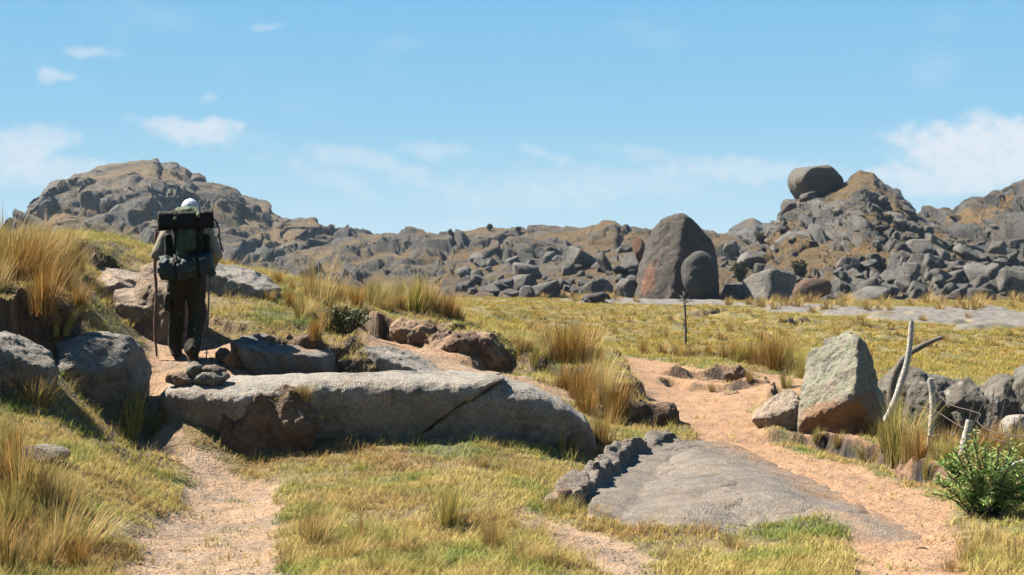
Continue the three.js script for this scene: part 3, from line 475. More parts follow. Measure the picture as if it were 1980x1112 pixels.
{ // the flat dome of rock at the right with its broken lip
  const o = V(1.55, -0.03, -11.2), lip = [[1085, 950, 10.15, 0.13], [1115, 925, 10.5, 0.12], [1152, 895, 11.1, 0.07], [1185, 862, 12, 0.075], [1215, 842, 12.6, 0.07], [1245, 833, 12.9, 0.055], [1282, 824, 13.2, 0.09], [1320, 843, 13.1, 0.06], [1370, 868, 12.9, 0.03]].map(([px, py, d, r]) => [...xy(px, py, d, o), r]);
  const outline = [[1150, 985, 9.6], [1230, 1015, 9.1], [1340, 1018, 9.0], [1450, 1012, 9.15], [1560, 1016, 9.0], [1660, 1030, 8.8], [1780, 1050, 8.45], [1745, 1000, 9.3], [1650, 950, 10.3], [1570, 912, 11.4], [1490, 886, 12.4], [1400, 868, 13.0], [1290, 835, 13.3], [1205, 850, 12.3], [1160, 895, 11.1]].map(([px, , d]) => [(px - 990) / FOCAL * d - o.x, -d - o.z]);
  const inside = (x, z) => { let d = 9, c = false; for (let i = 0, j = outline.length - 1; i < outline.length; j = i++) { const [ax, az] = outline[j], [bx, bz] = outline[i], ex = bx - ax, ez = bz - az, t = clamp(((x - ax) * ex + (z - az) * ez) / (ex * ex + ez * ez)); d = Math.min(d, Math.hypot(x - ax - t * ex, z - az - t * ez)); if ((az > z) !== (bz > z) && x < ex * (z - az) / ez + ax) c = !c; } return c ? d : -d; };
  const gn = [90, 112], gs = 0.05, g0 = [-2.0, -2.8], gnd = new Float32Array(gn[0] * gn[1]), ins = new Float32Array(gn[0] * gn[1]);
  for (let j = 0; j < gn[1]; j++) for (let i = 0; i < gn[0]; i++) { const x = g0[0] + i * gs, z = g0[1] + j * gs; gnd[j * gn[0] + i] = baseY(x + o.x, -(z + o.z)) - o.y; ins[j * gn[0] + i] = inside(x, z); }
  const bil = (A, x, z) => { const u = clamp((x - g0[0]) / gs, 0, gn[0] - 1.01), v = clamp((z - g0[1]) / gs, 0, gn[1] - 1.01), i = Math.floor(u), j = Math.floor(v), k = j * gn[0] + i, a = u - i, c = v - j; return mix(mix(A[k], A[k + 1], a), mix(A[k + gn[0]], A[k + gn[0] + 1], a), c); };
  const f = (x, y, z) => {
    let l = 9, ty = 0, lw = 0;
    for (let i = 1; i < lip.length; i++) { const A = lip[i - 1], B = lip[i], bx = B[0] - A[0], bz = B[2] - A[2], t = clamp(((x - A[0]) * bx + (z - A[2]) * bz) / (bx * bx + bz * bz)), q = Math.hypot(x - A[0] - t * bx, z - A[2] - t * bz); if (q < l) { l = q; ty = mix(A[1], B[1], t); lw = mix(A[3], B[3], t); } }
    const hug = smooth(0.95, 0.15, l), di = bil(ins, x, z) + 0.07 * fbm(x * 2.2, 3, z * 2.2, 3), sag = Math.max(smooth(-0.15, 0.75, di), 0.75 * hug);
    const top = bil(gnd, x, z) - 0.03 + 0.16 * sag + 0.05 * smooth(0.5, -1.6, z) * sag + 0.035 * noise(x * 0.9, 0, z * 0.9) * sag + 0.016 * noise(x * 2.6, 4, z * 2.6) + 0.010 * noise(x * 1.2 + z * 3.2, 4, z * 1.1) * sag;
    const ck = worley(x / 1.25 + 0.12 * noise(x * 3, 1, z * 3) + 7, 0.5, z / 1.5 + 0.12 * noise(x * 3, 5, z * 3)), groove = 0.022 * smooth(0.028, 0.0, ck[1] - ck[0]);
    let e = smax((y - top + groove) * 0.95, Math.min(-di - 0.06, l - lw * 0.8), 0.05); e = smax(e, -y - 0.45, 0.05);
    ty = Math.min(ty, bil(gnd, x, z) + 0.23);
    const w = worley(x / 0.30 + 3, y / 0.4, z / 0.27), tilt = facet(w[2]);
    l = smax(l - lw * 1.0 + 0.03 * noise(x * 6, y * 6, z * 6) + 0.015 * smooth(0.08, 0, w[1] - w[0]) + 0.05 * noise(x * 3, 1, z * 3), (y - ty + 0.005) * 0.9 - 0.05 * (w[2] - 0.5) + 0.09 * tilt + 0.02 * smooth(0.08, 0, w[1] - w[0]) + 0.035 * fbm(x * 6, 2, z * 6, 3), 0.03); l = smax(l, -y - 0.4, 0.02);
    return smin(e, l, 0.03);
  };
  const col = graniteColour(14, { base: [0.285, 0.245, 0.21], dark: [0.13, 0.115, 0.10], darkAmt: 0.9, warm: [0.36, 0.27, 0.19], warmAmt: 0.3, spots: 0.0 });
  solid('slab_rock', 'broad smooth grey rock slab with a raised broken lip in the right foreground', 'rock', roughen(f, 5, 0.02, 0.5, 0.010, 0.12, 0.005, 0.04), [-1.7, -0.6, -2.6], [2.2, 0.6, 2.75], 0.022, (x, y, z) => mix3(col(x, y, z), mix3(DIRT, DIRT_RED, 0.7), 0.9 * smooth(0.35, -0.25, inside(x, z) + 0.7 * fbm(x * 2, y, z * 2, 4, 0.6) - 0.10 + 0.6 * smooth(0.5, -0.2, x))), rockMat, o);
}
{ // the standing stone by the fence
  const o = V(...at(1640, 843, 14.7).toArray());
  const pr = planeRock([[-0.70, 0.50, 0.50, 0.53], [0.80, 0.22, 0.56, 0.36], [-0.25, 0.94, 0.16, 1.02], [0.64, 0.72, 0.2, 0.86], [-0.97, 0.18, -0.1, 0.56], [0.1, 0.12, -1, 0.4], [0.5, 0.84, 0.1, 0.98], [0.95, 0.3, -0.2, 0.53]], 0.035);
  const f = (x, y, z) => smax(pr(x, y, z), -0.15 * x - 0.52 * (y - 0.40) + 0.84 * (z - 0.42) + 0.06 * noise(x * 3, y * 3, 1), 0.04);
  const base = graniteColour(51, { base: [0.33, 0.31, 0.265], dark: [0.12, 0.11, 0.095], darkAmt: 0.6, warm: [0.42, 0.29, 0.19], warmAmt: 0.3, lichen: [0.31, 0.34, 0.24], lichenAmt: 0.75, spots: 0.12 }), raw = graniteColour(57, { base: [0.40, 0.24, 0.14], dark: [0.20, 0.13, 0.09], darkAmt: 0.5, warm: [0.44, 0.24, 0.12], warmAmt: 0.5, spots: 0 });
  solid('standing_rock', 'upright pointed rock with green lichen beside the wire fence', 'rock', roughen(f, 8, 0.05, 0.32, 0.03, 0.1, 0.008, 0.035), [-0.85, -0.15, -0.6], [0.85, 1.25, 0.75], 0.016, (x, y, z) => mix3(base(x, y, z), raw(x, y, z), smooth(0.04, -0.04, y - 0.44 - 0.3 * (x < 0.1 ? x * 0.9 + 0.05 : 0.1) + 0.06 * noise(x * 5, y * 5, z * 5)) * smooth(-0.1, 0.1, z - 0.05)), rockMat, o);
}
const seat = (px, py, d) => { const p = at(px, py, d); p.y = Math.min(p.y, groundY(p.x, d) + 0.02); return p; };
{ // plain rocks: name, label, bearing and distance of the base, half sizes, look
  const grey = { base: [0.30, 0.278, 0.25], dark: [0.06, 0.056, 0.05], darkAmt: 0.9, warm: [0.34, 0.25, 0.18], warmAmt: 0.3, spots: 0.22 };
  const dark = { base: [0.17, 0.155, 0.135], dark: [0.05, 0.047, 0.042], darkAmt: 0.8, warm: [0.2, 0.14, 0.1], warmAmt: 0.3, lichen: [0.30, 0.30, 0.24], lichenAmt: 0.35, spots: 0.2 };
  const tan = { base: [0.45, 0.36, 0.28], dark: [0.27, 0.21, 0.16], darkAmt: 0.5, warm: [0.46, 0.32, 0.22], warmAmt: 0.5, spots: 0 };
  const list = [
    ['boulder', 'dark lichen-spotted boulder with a flat pale top below the grassy mound', 170, 812, 12.6, [0.42, 0.46, 0.5], [[-0.1, 0.98, 0.1, 0.41], [-0.05, -0.40, 0.92, 0.32], [0.95, 0.0, 0.2, 0.40], [0.6, -0.42, 0.7, 0.32]], grey, 3],
    ['boulder', 'rounded grey boulder at the left edge of the picture', -38, 795, 11.6, [0.44, 0.40, 0.45], [[0.45, 0.88, 0.1, 0.33], [0.35, -0.35, 0.88, 0.32], [0, 1, 0.1, 0.34]], grey, 6],
    ['slab_ledge', 'sloping pale rock ledge just right of the hiker', 455, 596, 17.0, [0.62, 0.30, 0.5], [[0.35, 0.90, 0.25, 0.20], [0.1, 0.1, 0.99, 0.36]], { ...grey, base: [0.42, 0.40, 0.37] }, 9],
    ['tilted_rock', 'tilted grey slab capped with turf behind the long flat rock', 528, 745, 14.1, [0.50, 0.30, 0.42], [[0.12, 0.96, 0.2, 0.20], [-0.75, -0.45, 0.45, 0.30], [0.0, -0.45, 0.9, 0.24]], { ...grey, warm: [0.45, 0.25, 0.14], warmAmt: 0.6 }, 12],
    ['sloping_slab', 'long low slab dipping to the right behind the long flat rock', 770, 752, 14.4, [0.55, 0.25, 0.4], [[0.36, 0.92, 0.15, 0.14], [0.0, -0.3, 0.95, 0.28]], { ...grey, base: [0.42, 0.39, 0.35] }, 15],
    ['sandy_rock', 'smooth tan stone leaning on the foot of the standing rock', 1512, 834, 14.9, [0.26, 0.24, 0.25], [[-0.5, 0.75, 0.4, 0.17]], tan, 18],
    ['ledge_rock', 'pale pinkish rock step left of the hiker, highest of the ledges', 235, 572, 16.3, [0.5, 0.20, 0.4], [[0.15, 0.95, 0.25, 0.13]], tan, 21],
    ['ledge_rock', 'rounded pink rock step below the highest ledge', 200, 590, 15.8, [0.28, 0.2, 0.35], [[-0.1, 0.9, 0.4, 0.15]], { ...tan, warmAmt: 0.8 }, 24],
    ['ledge_rock', 'broad sunlit rock step in the middle of the ledges', 265, 622, 15.4, [0.45, 0.22, 0.4], [[0.0, 0.93, 0.35, 0.15]], tan, 27],
    ['ledge_rock', 'large cracked brown rock directly behind the walking stick', 315, 668, 15.3, [0.40, 0.52, 0.38], [[0.1, 0.8, 0.6, 0.36], [-0.8, 0.3, 0.5, 0.36], [-0.3, 0.1, 0.95, 0.3]], { ...tan, base: [0.38, 0.28, 0.20] }, 30],
    ['small_stone', 'small brown stone on the trail right of the hiker', 430, 672, 14.4, [0.10, 0.07, 0.09], [], { ...tan, base: [0.2, 0.14, 0.1] }, 33],
    ['small_stone', 'small stone half buried beside the trail below the brown stone', 452, 700, 14.2, [0.10, 0.1, 0.09], [], { ...tan, base: [0.25, 0.17, 0.11] }, 35],
    ['wall_rock', 'dark lichen-crusted rock right behind the crooked stake', 1752, 815, 15.3, [0.34, 0.44, 0.34], [[0.3, 0.9, 0.2, 0.40]], dark, 40],
    ['wall_rock', 'angular dark rock directly left of the thin upright post', 1790, 815, 15.0, [0.26, 0.36, 0.28], [[0.2, 0.9, 0.3, 0.28]], dark, 42],
    ['wall_rock', 'dark mossy rock directly behind the thin upright post', 1828, 818, 15.5, [0.30, 0.40, 0.30], [[-0.1, 0.95, 0.3, 0.34]], dark, 44],
    ['wall_rock', 'rounded dark rock with a pale lichen crown in the rock wall', 1868, 830, 14.9, [0.28, 0.38, 0.3], [], dark, 48],
    ['wall_rock', 'small dark stone below the pale wall slab', 1915, 842, 14.8, [0.24, 0.24, 0.24], [], dark, 50],
    ['wall_rock', 'low mossy rock at the back of the rock wall', 1890, 790, 16.4, [0.36, 0.30, 0.3], [[0.1, 0.98, 0.1, 0.25]], dark, 52],
    ['wall_rock', 'dark rock right of the pale wall slab', 1950, 838, 15.1, [0.25, 0.42, 0.3], [[-0.1, 0.95, 0.25, 0.36]], dark, 54],
    ['wall_rock', 'large dark rock in the wall at the right edge of the picture', 2000, 838, 15.0, [0.36, 0.46, 0.34], [[0.1, 0.95, 0.25, 0.42]], dark, 56],
    ['wall_slab', 'flat pale slab lying between the dark wall rocks', 1915, 792, 15.9, [0.28, 0.10, 0.25], [[0, 0.9, 0.45, 0.06]], { ...grey, base: [0.45, 0.43, 0.4] }, 60],
    ['pale_rock', 'pale grey rock in the grass at the right edge below the wall', 1975, 835, 13.9, [0.22, 0.16, 0.2], [], { ...grey, base: [0.5, 0.48, 0.45], darkAmt: 0.4 }, 64],
    ['buried_rock', 'flat grey rock half buried in the grassy slope at left', 75, 890, 9.6, [0.16, 0.05, 0.2], [], grey, 68],
  ];
  for (const [name, label, px, py, d, [rx, ry, rz], planes, look0, seed] of list) {
    const o = seat(px, py, d), r = rng(seed * 7), pl = planes.slice(), extra = [];
    for (let i = 0; i < (planes.length > 2 ? 4 : 13); i++) { const z = 1.5 * r() - 0.6, a = 2 * Math.PI * r(), s = Math.sqrt(Math.max(0.05, 1 - z * z)), n = [s * Math.cos(a), z, s * Math.sin(a)]; extra.push([...n, Math.hypot(n[0] * rx, n[1] * ry, n[2] * rz) * (0.74 + 0.24 * r())]); }
    const pr = planeRock([...pl, ...extra], Math.min(rx, ry) * 0.07);
    const f = (x, y, z) => smax(ell(x, y, z, rx * 1.25, ry * 1.25, rz * 1.25), pr(x, y, z), Math.min(rx, ry) * 0.12);
    const q = Math.min(rx, ry, rz), m = solid(name, label, 'rock', roughen(f, seed, q * 0.15, q * 1.1, q * 0.09, q * 0.3, Math.min(0.007, q * 0.03), 0.04), [-rx * 1.45, -ry * 1.45, -rz * 1.45], [rx * 1.45, ry * 1.45, rz * 1.45], clamp(Math.max(rx, ry) / 26, 0.008, 0.02), graniteColour(seed, look0), rockMat, V(o.x, o.y + ry * 0.75, o.z - rz * 0.4));
  }
}
prepare(solids);
const restTop = (x, z) => { const h = drop(x, z, 5); return h ? h.p.y : 0.75; };
{ // stones piled on the long rock
  const list = [['flat reddish stone at the bottom left of the little stone pile', 352, 751, [0.16, 0.068, 0.11], [0.36, 0.22, 0.14], 0], ['long grey stone at the bottom right of the little stone pile', 410, 748, [0.18, 0.07, 0.10], [0.26, 0.24, 0.20], 0.1], ['small lichen-spotted stone on the left of the little stone pile', 377, 731, [0.09, 0.07, 0.08], [0.24, 0.21, 0.18], 0.4], ['brown angular stone lying on top of the little stone pile', 412, 727, [0.14, 0.055, 0.09], [0.22, 0.14, 0.09], -0.1]];
  list.forEach(([label, px, py, [rx, ry, rz], base, turn], i) => {
    const p = at(px, py, 12.62 - (i === 1 ? 0.05 : 0)), r = rng(300 + i), pl = [];
    for (let k = 0; k < 11; k++) { const z = 2 * r() - 1, a = 2 * Math.PI * r(), s = Math.sqrt(1 - z * z), n = [s * Math.cos(a), z, s * Math.sin(a)]; pl.push([...n, Math.hypot(n[0] * rx, n[1] * ry, n[2] * rz) * (0.74 + 0.24 * r())]); }
    const pr = planeRock(pl, 0.004), f = (x, y, z) => smax(ell(x, y, z, rx * 1.1, ry * 1.1, rz * 1.1), pr(x, y, z), 0.02);
    solid('pile_stone', label, 'stone', roughen(f, 80 + i, 0.016, 0.07, 0.008, 0.025), [-rx * 1.2, -ry * 1.3, -rz * 1.2], [rx * 1.2, ry * 1.3, rz * 1.2], 0.008, graniteColour(90 + i, { base, darkAmt: 0.8, warmAmt: 0.3, spots: 0.2, scale: 0.3 }), rockMat, V(p.x, (i < 2 ? restTop(p.x, p.z) + ry * 0.72 : restTop(p.x, p.z) + 0.075 + ry * 0.6), p.z), { rot: turn, group: 'stones piled on the long flat rock' });
  });
}
// ---------------------------------------------------------------- crumbling banks of dark soil
const banks = [];
{
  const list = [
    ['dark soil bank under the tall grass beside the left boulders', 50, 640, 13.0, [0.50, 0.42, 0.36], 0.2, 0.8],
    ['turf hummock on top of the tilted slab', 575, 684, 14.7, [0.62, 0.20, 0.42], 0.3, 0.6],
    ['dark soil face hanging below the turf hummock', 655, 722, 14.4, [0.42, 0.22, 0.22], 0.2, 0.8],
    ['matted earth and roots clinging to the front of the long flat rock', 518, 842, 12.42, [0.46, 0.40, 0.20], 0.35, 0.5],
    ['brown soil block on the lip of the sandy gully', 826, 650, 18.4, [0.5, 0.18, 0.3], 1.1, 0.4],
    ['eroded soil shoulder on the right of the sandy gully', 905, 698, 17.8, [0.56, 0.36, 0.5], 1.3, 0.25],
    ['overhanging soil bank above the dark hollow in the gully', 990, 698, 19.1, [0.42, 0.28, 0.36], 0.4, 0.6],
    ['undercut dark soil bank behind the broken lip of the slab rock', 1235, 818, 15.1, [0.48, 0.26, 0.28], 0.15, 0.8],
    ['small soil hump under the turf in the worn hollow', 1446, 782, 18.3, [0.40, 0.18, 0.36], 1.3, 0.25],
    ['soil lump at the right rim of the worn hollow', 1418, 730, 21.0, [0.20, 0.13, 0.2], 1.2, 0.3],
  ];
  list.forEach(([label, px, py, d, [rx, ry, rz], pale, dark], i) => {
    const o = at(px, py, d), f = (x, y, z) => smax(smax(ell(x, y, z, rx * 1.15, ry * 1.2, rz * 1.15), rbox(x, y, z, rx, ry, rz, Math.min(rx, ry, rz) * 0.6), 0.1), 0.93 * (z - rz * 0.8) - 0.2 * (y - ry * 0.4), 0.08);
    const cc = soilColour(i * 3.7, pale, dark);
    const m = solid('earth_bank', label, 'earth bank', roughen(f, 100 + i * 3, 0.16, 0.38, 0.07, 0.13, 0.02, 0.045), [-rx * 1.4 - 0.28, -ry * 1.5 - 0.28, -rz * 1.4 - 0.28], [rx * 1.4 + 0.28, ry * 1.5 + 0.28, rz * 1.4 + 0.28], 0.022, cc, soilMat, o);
    banks.push(m);
  });
}
prepare(solids);

// ---------------------------------------------------------------- far boulders
const farCol = (seed, o = {}) => graniteColour(seed, { base: [0.31, 0.29, 0.265], dark: [0.09, 0.085, 0.08], darkAmt: 0.75, warm: [0.30, 0.20, 0.14], warmAmt: 0.15, spots: 0, scale: 1.6, ...o });
{ // the great boulder and its companion
  const d = 150, o = at(1312, 568, d), s = d / FOCAL, P = (px, py) => [(px - 1312) * s, (568 - py) * s];
  const pr = planeRock([[-0.62, 0.30, 0.72, 3.6], [-0.95, 0.28, 0.1, 4.45], [-0.78, 0.62, 0.1, 6.5], [-0.45, 0.88, 0.1, 8.15], [0.66, 0.10, 0.75, 2.4], [0.70, 0.70, 0.1, 7.0], [0.5, 0.86, 0, 8.25], [0.99, 0.08, 0.1, 4.7], [0.05, 1, 0, 9.1], [0, 0.1, -1, 4]], 0.6);
  const col = farCol(61, { base: [0.15, 0.125, 0.105], dark: [0.055, 0.05, 0.046] });
  solid('great_boulder', 'huge dark pointed boulder standing alone above the meadow', 'boulder', roughen((x, y, z) => smax(pr(x, y, z), ell(x, y - 2.6, z, 5.6, 6.6, 4.8), 0.5), 61, 0.5, 3.2, 0.16, 0.7), [-5.6, -0.8, -4.6], [5.6, 9.8, 5.2], 0.13, (x, y, z) => mix3(col(x, y, z), [0.44, 0.20, 0.11], 0.8 * smooth(0.4, 0.0, Math.hypot((x + 3.9 - 0.3 * y) / 1.1, (y - 1.6) / 2.8) - 0.4 + 0.5 * fbm(x / 0.6, y / 3, z / 0.6, 3)) + 0.4 * smooth(0.4, 0, Math.hypot((x - 0.2) / 0.8, (y - 3.6) / 2.6) - 0.4 + 0.5 * fbm(x / 0.5, y / 3, z / 0.5 + 4, 3))), bigRockMat, o, { uv: 0.16 });
  const c = at(1353, 560, 143.5), pe = planeRock([[0, 0.2, 1, 1.6], [1, 0.1, 0.2, 2.1], [-1, 0.1, 0.3, 2.0], [0, 1, 0.1, 4.5], [0.6, 0.75, 0.2, 3.6], [-0.6, 0.75, 0.2, 3.5], [0, 0, -1, 1.4]], 0.5);
  solid('leaning_boulder', 'smooth rounded dark boulder propped against the front of the great boulder', 'boulder', roughen((x, y, z) => smax(pe(x, y, z), ell(x, y - 1.7, z, 2.0, 2.4, 1.8), 0.3), 67, 0.15, 1.6, 0.05, 0.5), [-2.5, -0.9, -2.2], [2.5, 5.2, 2.2], 0.09, farCol(69, { base: [0.13, 0.12, 0.11], dark: [0.075, 0.07, 0.065] }), bigRockMat, c, { uv: 0.16 });
}
{ // the balanced boulder on the granite hill
  const d = 250, o = at(1582, 352, d), s = d / FOCAL;
  const pe = planeRock([[-0.1, 1, 0.1, 2.9], [-0.8, 0.55, 0.2, 4.0], [0.7, 0.65, 0.2, 3.7], [-0.75, -0.65, 0.2, 3.6], [0.5, -0.85, 0.2, 3.1], [0, -0.15, 1, 3.2], [0.9, -0.1, 0.2, 4.6], [-1, -0.1, 0.1, 4.6], [0, -1, 0.2, 3.0], [0, 0.1, -1, 4]], 0.7);
  const col = farCol(71, { base: [0.27, 0.245, 0.22], dark: [0.14, 0.13, 0.12] });
  solid('balanced_boulder', 'giant egg-shaped boulder balanced on top of the granite hill', 'boulder', roughen(pe, 71, 0.25, 2.4, 0.08, 0.6), [-5.4, -3.9, -4.6], [5.4, 3.7, 3.9], 0.13, (x, y, z) => mix3(col(x, y, z), [0.17, 0.09, 0.065], 0.75 * smooth(0.2, -0.3, y - 0.8 + 0.5 * fbm(x / 0.5, y / 6, z / 0.5, 3)) * smooth(0.0, 1.2, z)), bigRockMat, o, { uv: 0.16 });
}
const farShapes = [];
for (let i = 0; i < 9; i++) { const o = { sub: 22, planes: 12 + (i % 4) * 3, k: 0.02 + 0.025 * (i % 3), flat: 0.6 + 0.1 * (i % 4), rough: 0.08, tall: [0.75, 0.9, 1.1][i % 3], colour: farCol(200 + i * 5, i % 4 === 3 ? { warmAmt: 0.5 } : {}) }; farShapes.push(boulderGeo(400 + i * 17, o)); }
const farGeoRed = boulderGeo(911, { sub: 26, planes: 8, k: 0.25, flat: 0.85, rough: 0.05, colour: farCol(15, { base: [0.33, 0.19, 0.13], dark: [0.2, 0.13, 0.1], warm: [0.36, 0.17, 0.1], warmAmt: 0.5 }) });
function farBoulder(px, py, w, h, shape, label, group, rnd, geo) {   // base at that bearing, wide and high as seen
  const hit = look(px, py); if (!hit || hit.p.z > -100) return null;
  const s = -hit.p.z / FOCAL, m = new THREE.Mesh(geo ?? farShapes[shape % farShapes.length], bigRockMat);
  const tall = (m.geometry.boundingBox ?? (m.geometry.computeBoundingBox(), m.geometry.boundingBox)).max.y;
  m.scale.set(w * s / 2, h * s / (2 * tall) * 1.15, w * s / 2 * (0.75 + 0.3 * rnd())); m.rotation.y = rnd() * 6.28; m.rotation.z = (rnd() - 0.5) * 0.4; m.position.set(hit.p.x, hit.p.y + h * s * 0.22, hit.p.z);
  return add(m, 'boulder', label, 'boulder', group);
}
{
  const r = rng(1234);
  for (const [px, py, w, h, i, label, geo] of [
    [1124, 518, 84, 50, 1, 'big slanting heart-shaped boulder left of the great boulder'], [1012, 558, 58, 36, 3, 'round boulder with a pale sheer front at the left of the boulder slope'], [1020, 530, 72, 28, 5, 'long rounded slab above the sheer-fronted boulder'], [1172, 527, 34, 54, 4, 'tall leaning slab of rock among the boulders'], [1220, 524, 40, 44, 0, 'square dark block close to the left side of the great boulder'], [1208, 488, 34, 20, 2, 'small flat boulder on the skyline left of the great boulder'],
    [1156, 572, 62, 44, 6, 'cleft grey boulder at the meadow edge above the black cow'], [1216, 570, 54, 40, 7, 'angular boulder at the foot of the great boulder'], [1262, 560, 26, 34, 2, 'small block wedged under the left foot of the great boulder'], [1290, 566, 30, 28, 4, 'dark block in the shade below the great boulder'], [958, 566, 60, 34, 8, 'low grey boulder at the left end of the boulder slope'], [905, 560, 38, 24, 2, 'small boulder farthest left on the boulder slope'], [1050, 566, 60, 26, 5, 'low flat boulder at the meadow edge left of the cow'],
    [1486, 582, 112, 74, 1, 'wide dark outcrop with bushes left of the red boulder'], [1456, 515, 70, 36, 7, 'sharp-edged boulder above the wide dark outcrop'], [1420, 580, 62, 40, 3, 'grey boulder right of the great boulder at the meadow edge'], [1680, 580, 90, 34, 6, 'flat rocks at the foot of the granite hill'], [1724, 548, 46, 34, 0, 'pyramid-shaped boulder in front of the granite hill'], [1775, 490, 64, 36, 3, 'cluster boulder on the right flank of the granite hill'], [1870, 500, 50, 38, 4, 'blocky boulder on the right flank below the dark slope'], [1900, 545, 80, 44, 5, 'long sloping boulder near the right edge'], [1960, 560, 70, 50, 7, 'large boulder at the right edge above the meadow'], [1525, 408, 34, 30, 2, 'small boulder under the left side of the balanced boulder'], [1560, 388, 36, 22, 5, 'stone supporting the balanced boulder']]) farBoulder(px, py, w, h, i, label, null, r, geo);
  { const hit = look(1572, 582), s = -hit.p.z / FOCAL, m = new THREE.Mesh(farGeoRed, bigRockMat); m.scale.set(33 * s, 25 * s, 22 * s); m.rotation.z = 0.12; m.position.set(hit.p.x, hit.p.y + 22 * s, hit.p.z); add(m, 'red_boulder', 'smooth oval red-brown boulder at the meadow edge', 'boulder'); }
  { const hit = look(1238, 500), s = 168 / FOCAL, p = at(1238, 488, 168), g = boulderGeo(955, { sub: 18, planes: 8, k: 0.05, colour: farCol(3, { base: [0.45, 0.2, 0.11], dark: [0.25, 0.14, 0.09], warmAmt: 0.4, warm: [0.5, 0.22, 0.1] }) }), m = new THREE.Mesh(g, bigRockMat); m.scale.set(14 * s, 26 * s, 10 * s); m.position.copy(p); m.rotation.z = 0.15; add(m, 'orange_slab', 'upright orange rock slab peeping out left of the great boulder', 'boulder'); }
  const MARKS = [['the heart-shaped boulder', 1124, 500], ['the sheer-fronted round boulder', 1012, 542], ['the tall leaning slab', 1172, 500], ['the left foot of the great boulder', 1240, 545], ['the black cow', 1150, 578], ['the left end of the boulder slope', 910, 555], ['the right side of the great boulder', 1410, 530], ['the wide dark outcrop', 1486, 550], ['the red boulder', 1572, 555], ['the pyramid-shaped boulder', 1724, 530], ['the flat rocks at the hill foot', 1680, 575], ['the blocky boulder on the right flank', 1870, 485], ['the long sloping boulder', 1900, 525], ['the large boulder at the right edge', 1960, 545], ['the cluster boulder on the right flank', 1775, 475], ['the balanced boulder', 1582, 380], ['the hill summit', 1670, 350], ['the skyline of the right slope', 1900, 400], ['the small bush on the hill shoulder', 1470, 470], ['the middle of the granite hill', 1640, 440]];
  const zones = [[890, 1235, 500, 572, 62, 14, 38, 'grey boulder among the many on the slope left of the great boulder', 'boulders on the slope left of the great boulder'], [1395, 1560, 480, 578, 30, 14, 40, 'grey boulder in the rubble between the great boulder and the granite hill', 'boulders between the great boulder and the granite hill'], [1600, 1985, 490, 582, 85, 12, 50, 'grey boulder among the many at the foot of the granite hill', 'boulders at the foot of the granite hill'], [1480, 1800, 400, 490, 14, 10, 26, 'grey block lying on the face of the granite hill', 'blocks on the face of the granite hill'], [1800, 1985, 440, 490, 8, 12, 36, 'grey block on the dark slope at the right edge', 'blocks on the right slope']];
  const all = { boulder: [], block: [] };
  for (const [x0, x1, y0, y1, n, w0, w1, label, group] of zones) { const made = w1 === 26 || w1 === 36 ? all.block : all.boulder; for (let k = 0; k < n; k++) { const t = Math.pow(r(), 1.7), w = mix(w0, w1, t), b = farBoulder(mix(x0, x1, r()), mix(y0, y1, Math.pow(r(), 0.8)), w, w * mix(0.45, 0.85, r()), Math.floor(r() * 9), label, group, r); if (b) made.push(b); } }
  byLandmark(all.block, 'grey block', MARKS); byLandmark(all.boulder, 'grey boulder', MARKS);
}
{ // the black cow resting at the meadow edge
  const hit = look(1150, 588), o = hit.p;
  const f = (x, y, z) => { let d = ell(x + 0.1, y - 0.48, z, 0.95, 0.46, 0.42); d = smin(d, ell(x - 0.45, y - 0.62, z, 0.5, 0.42, 0.36), 0.2); d = smin(d, capsule(x, y, z, [0.75, 0.85, 0], [1.05, 0.75, 0.05], 0.24, 0.17), 0.15); d = smin(d, capsule(x, y, z, [1.1, 0.74, 0.06], [1.32, 0.48, 0.12], 0.16, 0.10), 0.08);
    for (const s of [-1, 1]) { d = smin(d, capsule(x, y, z, [1.02, 0.86, 0.06 + 0.12 * s], [0.98, 0.9, 0.06 + 0.28 * s], 0.06, 0.03), 0.03); d = smin(d, capsule(x, y, z, [0.7, 0.25, 0.25 * s], [1.1, 0.10, 0.32 * s], 0.12, 0.08), 0.08); d = smin(d, capsule(x, y, z, [1.1, 0.1, 0.32 * s], [0.75, 0.07, 0.36 * s], 0.08, 0.06), 0.04); d = smin(d, capsule(x, y, z, [-0.7, 0.3, 0.3 * s], [-0.3, 0.15, 0.48 * s], 0.22, 0.1), 0.1); d = smin(d, capsule(x, y, z, [-0.3, 0.12, 0.48 * s], [-0.75, 0.08, 0.5 * s], 0.08, 0.06), 0.04); }
    return smin(d, capsule(x, y, z, [-1.0, 0.6, 0], [-1.15, 0.15, 0.1], 0.06, 0.04), 0.05); };
  const m = new THREE.Mesh(boxUV(sdfGeo(f, [-1.4, -0.05, -0.8], [1.6, 1.3, 0.8], 0.04)), new THREE.MeshStandardMaterial({ color: new THREE.Color(0.012, 0.011, 0.011), roughness: 0.8 }));
  m.position.copy(o); m.scale.setScalar(0.95); m.rotation.y = -0.2; add(m, 'cow', 'black cow lying at the far edge of the meadow below the boulders', 'cow');
}

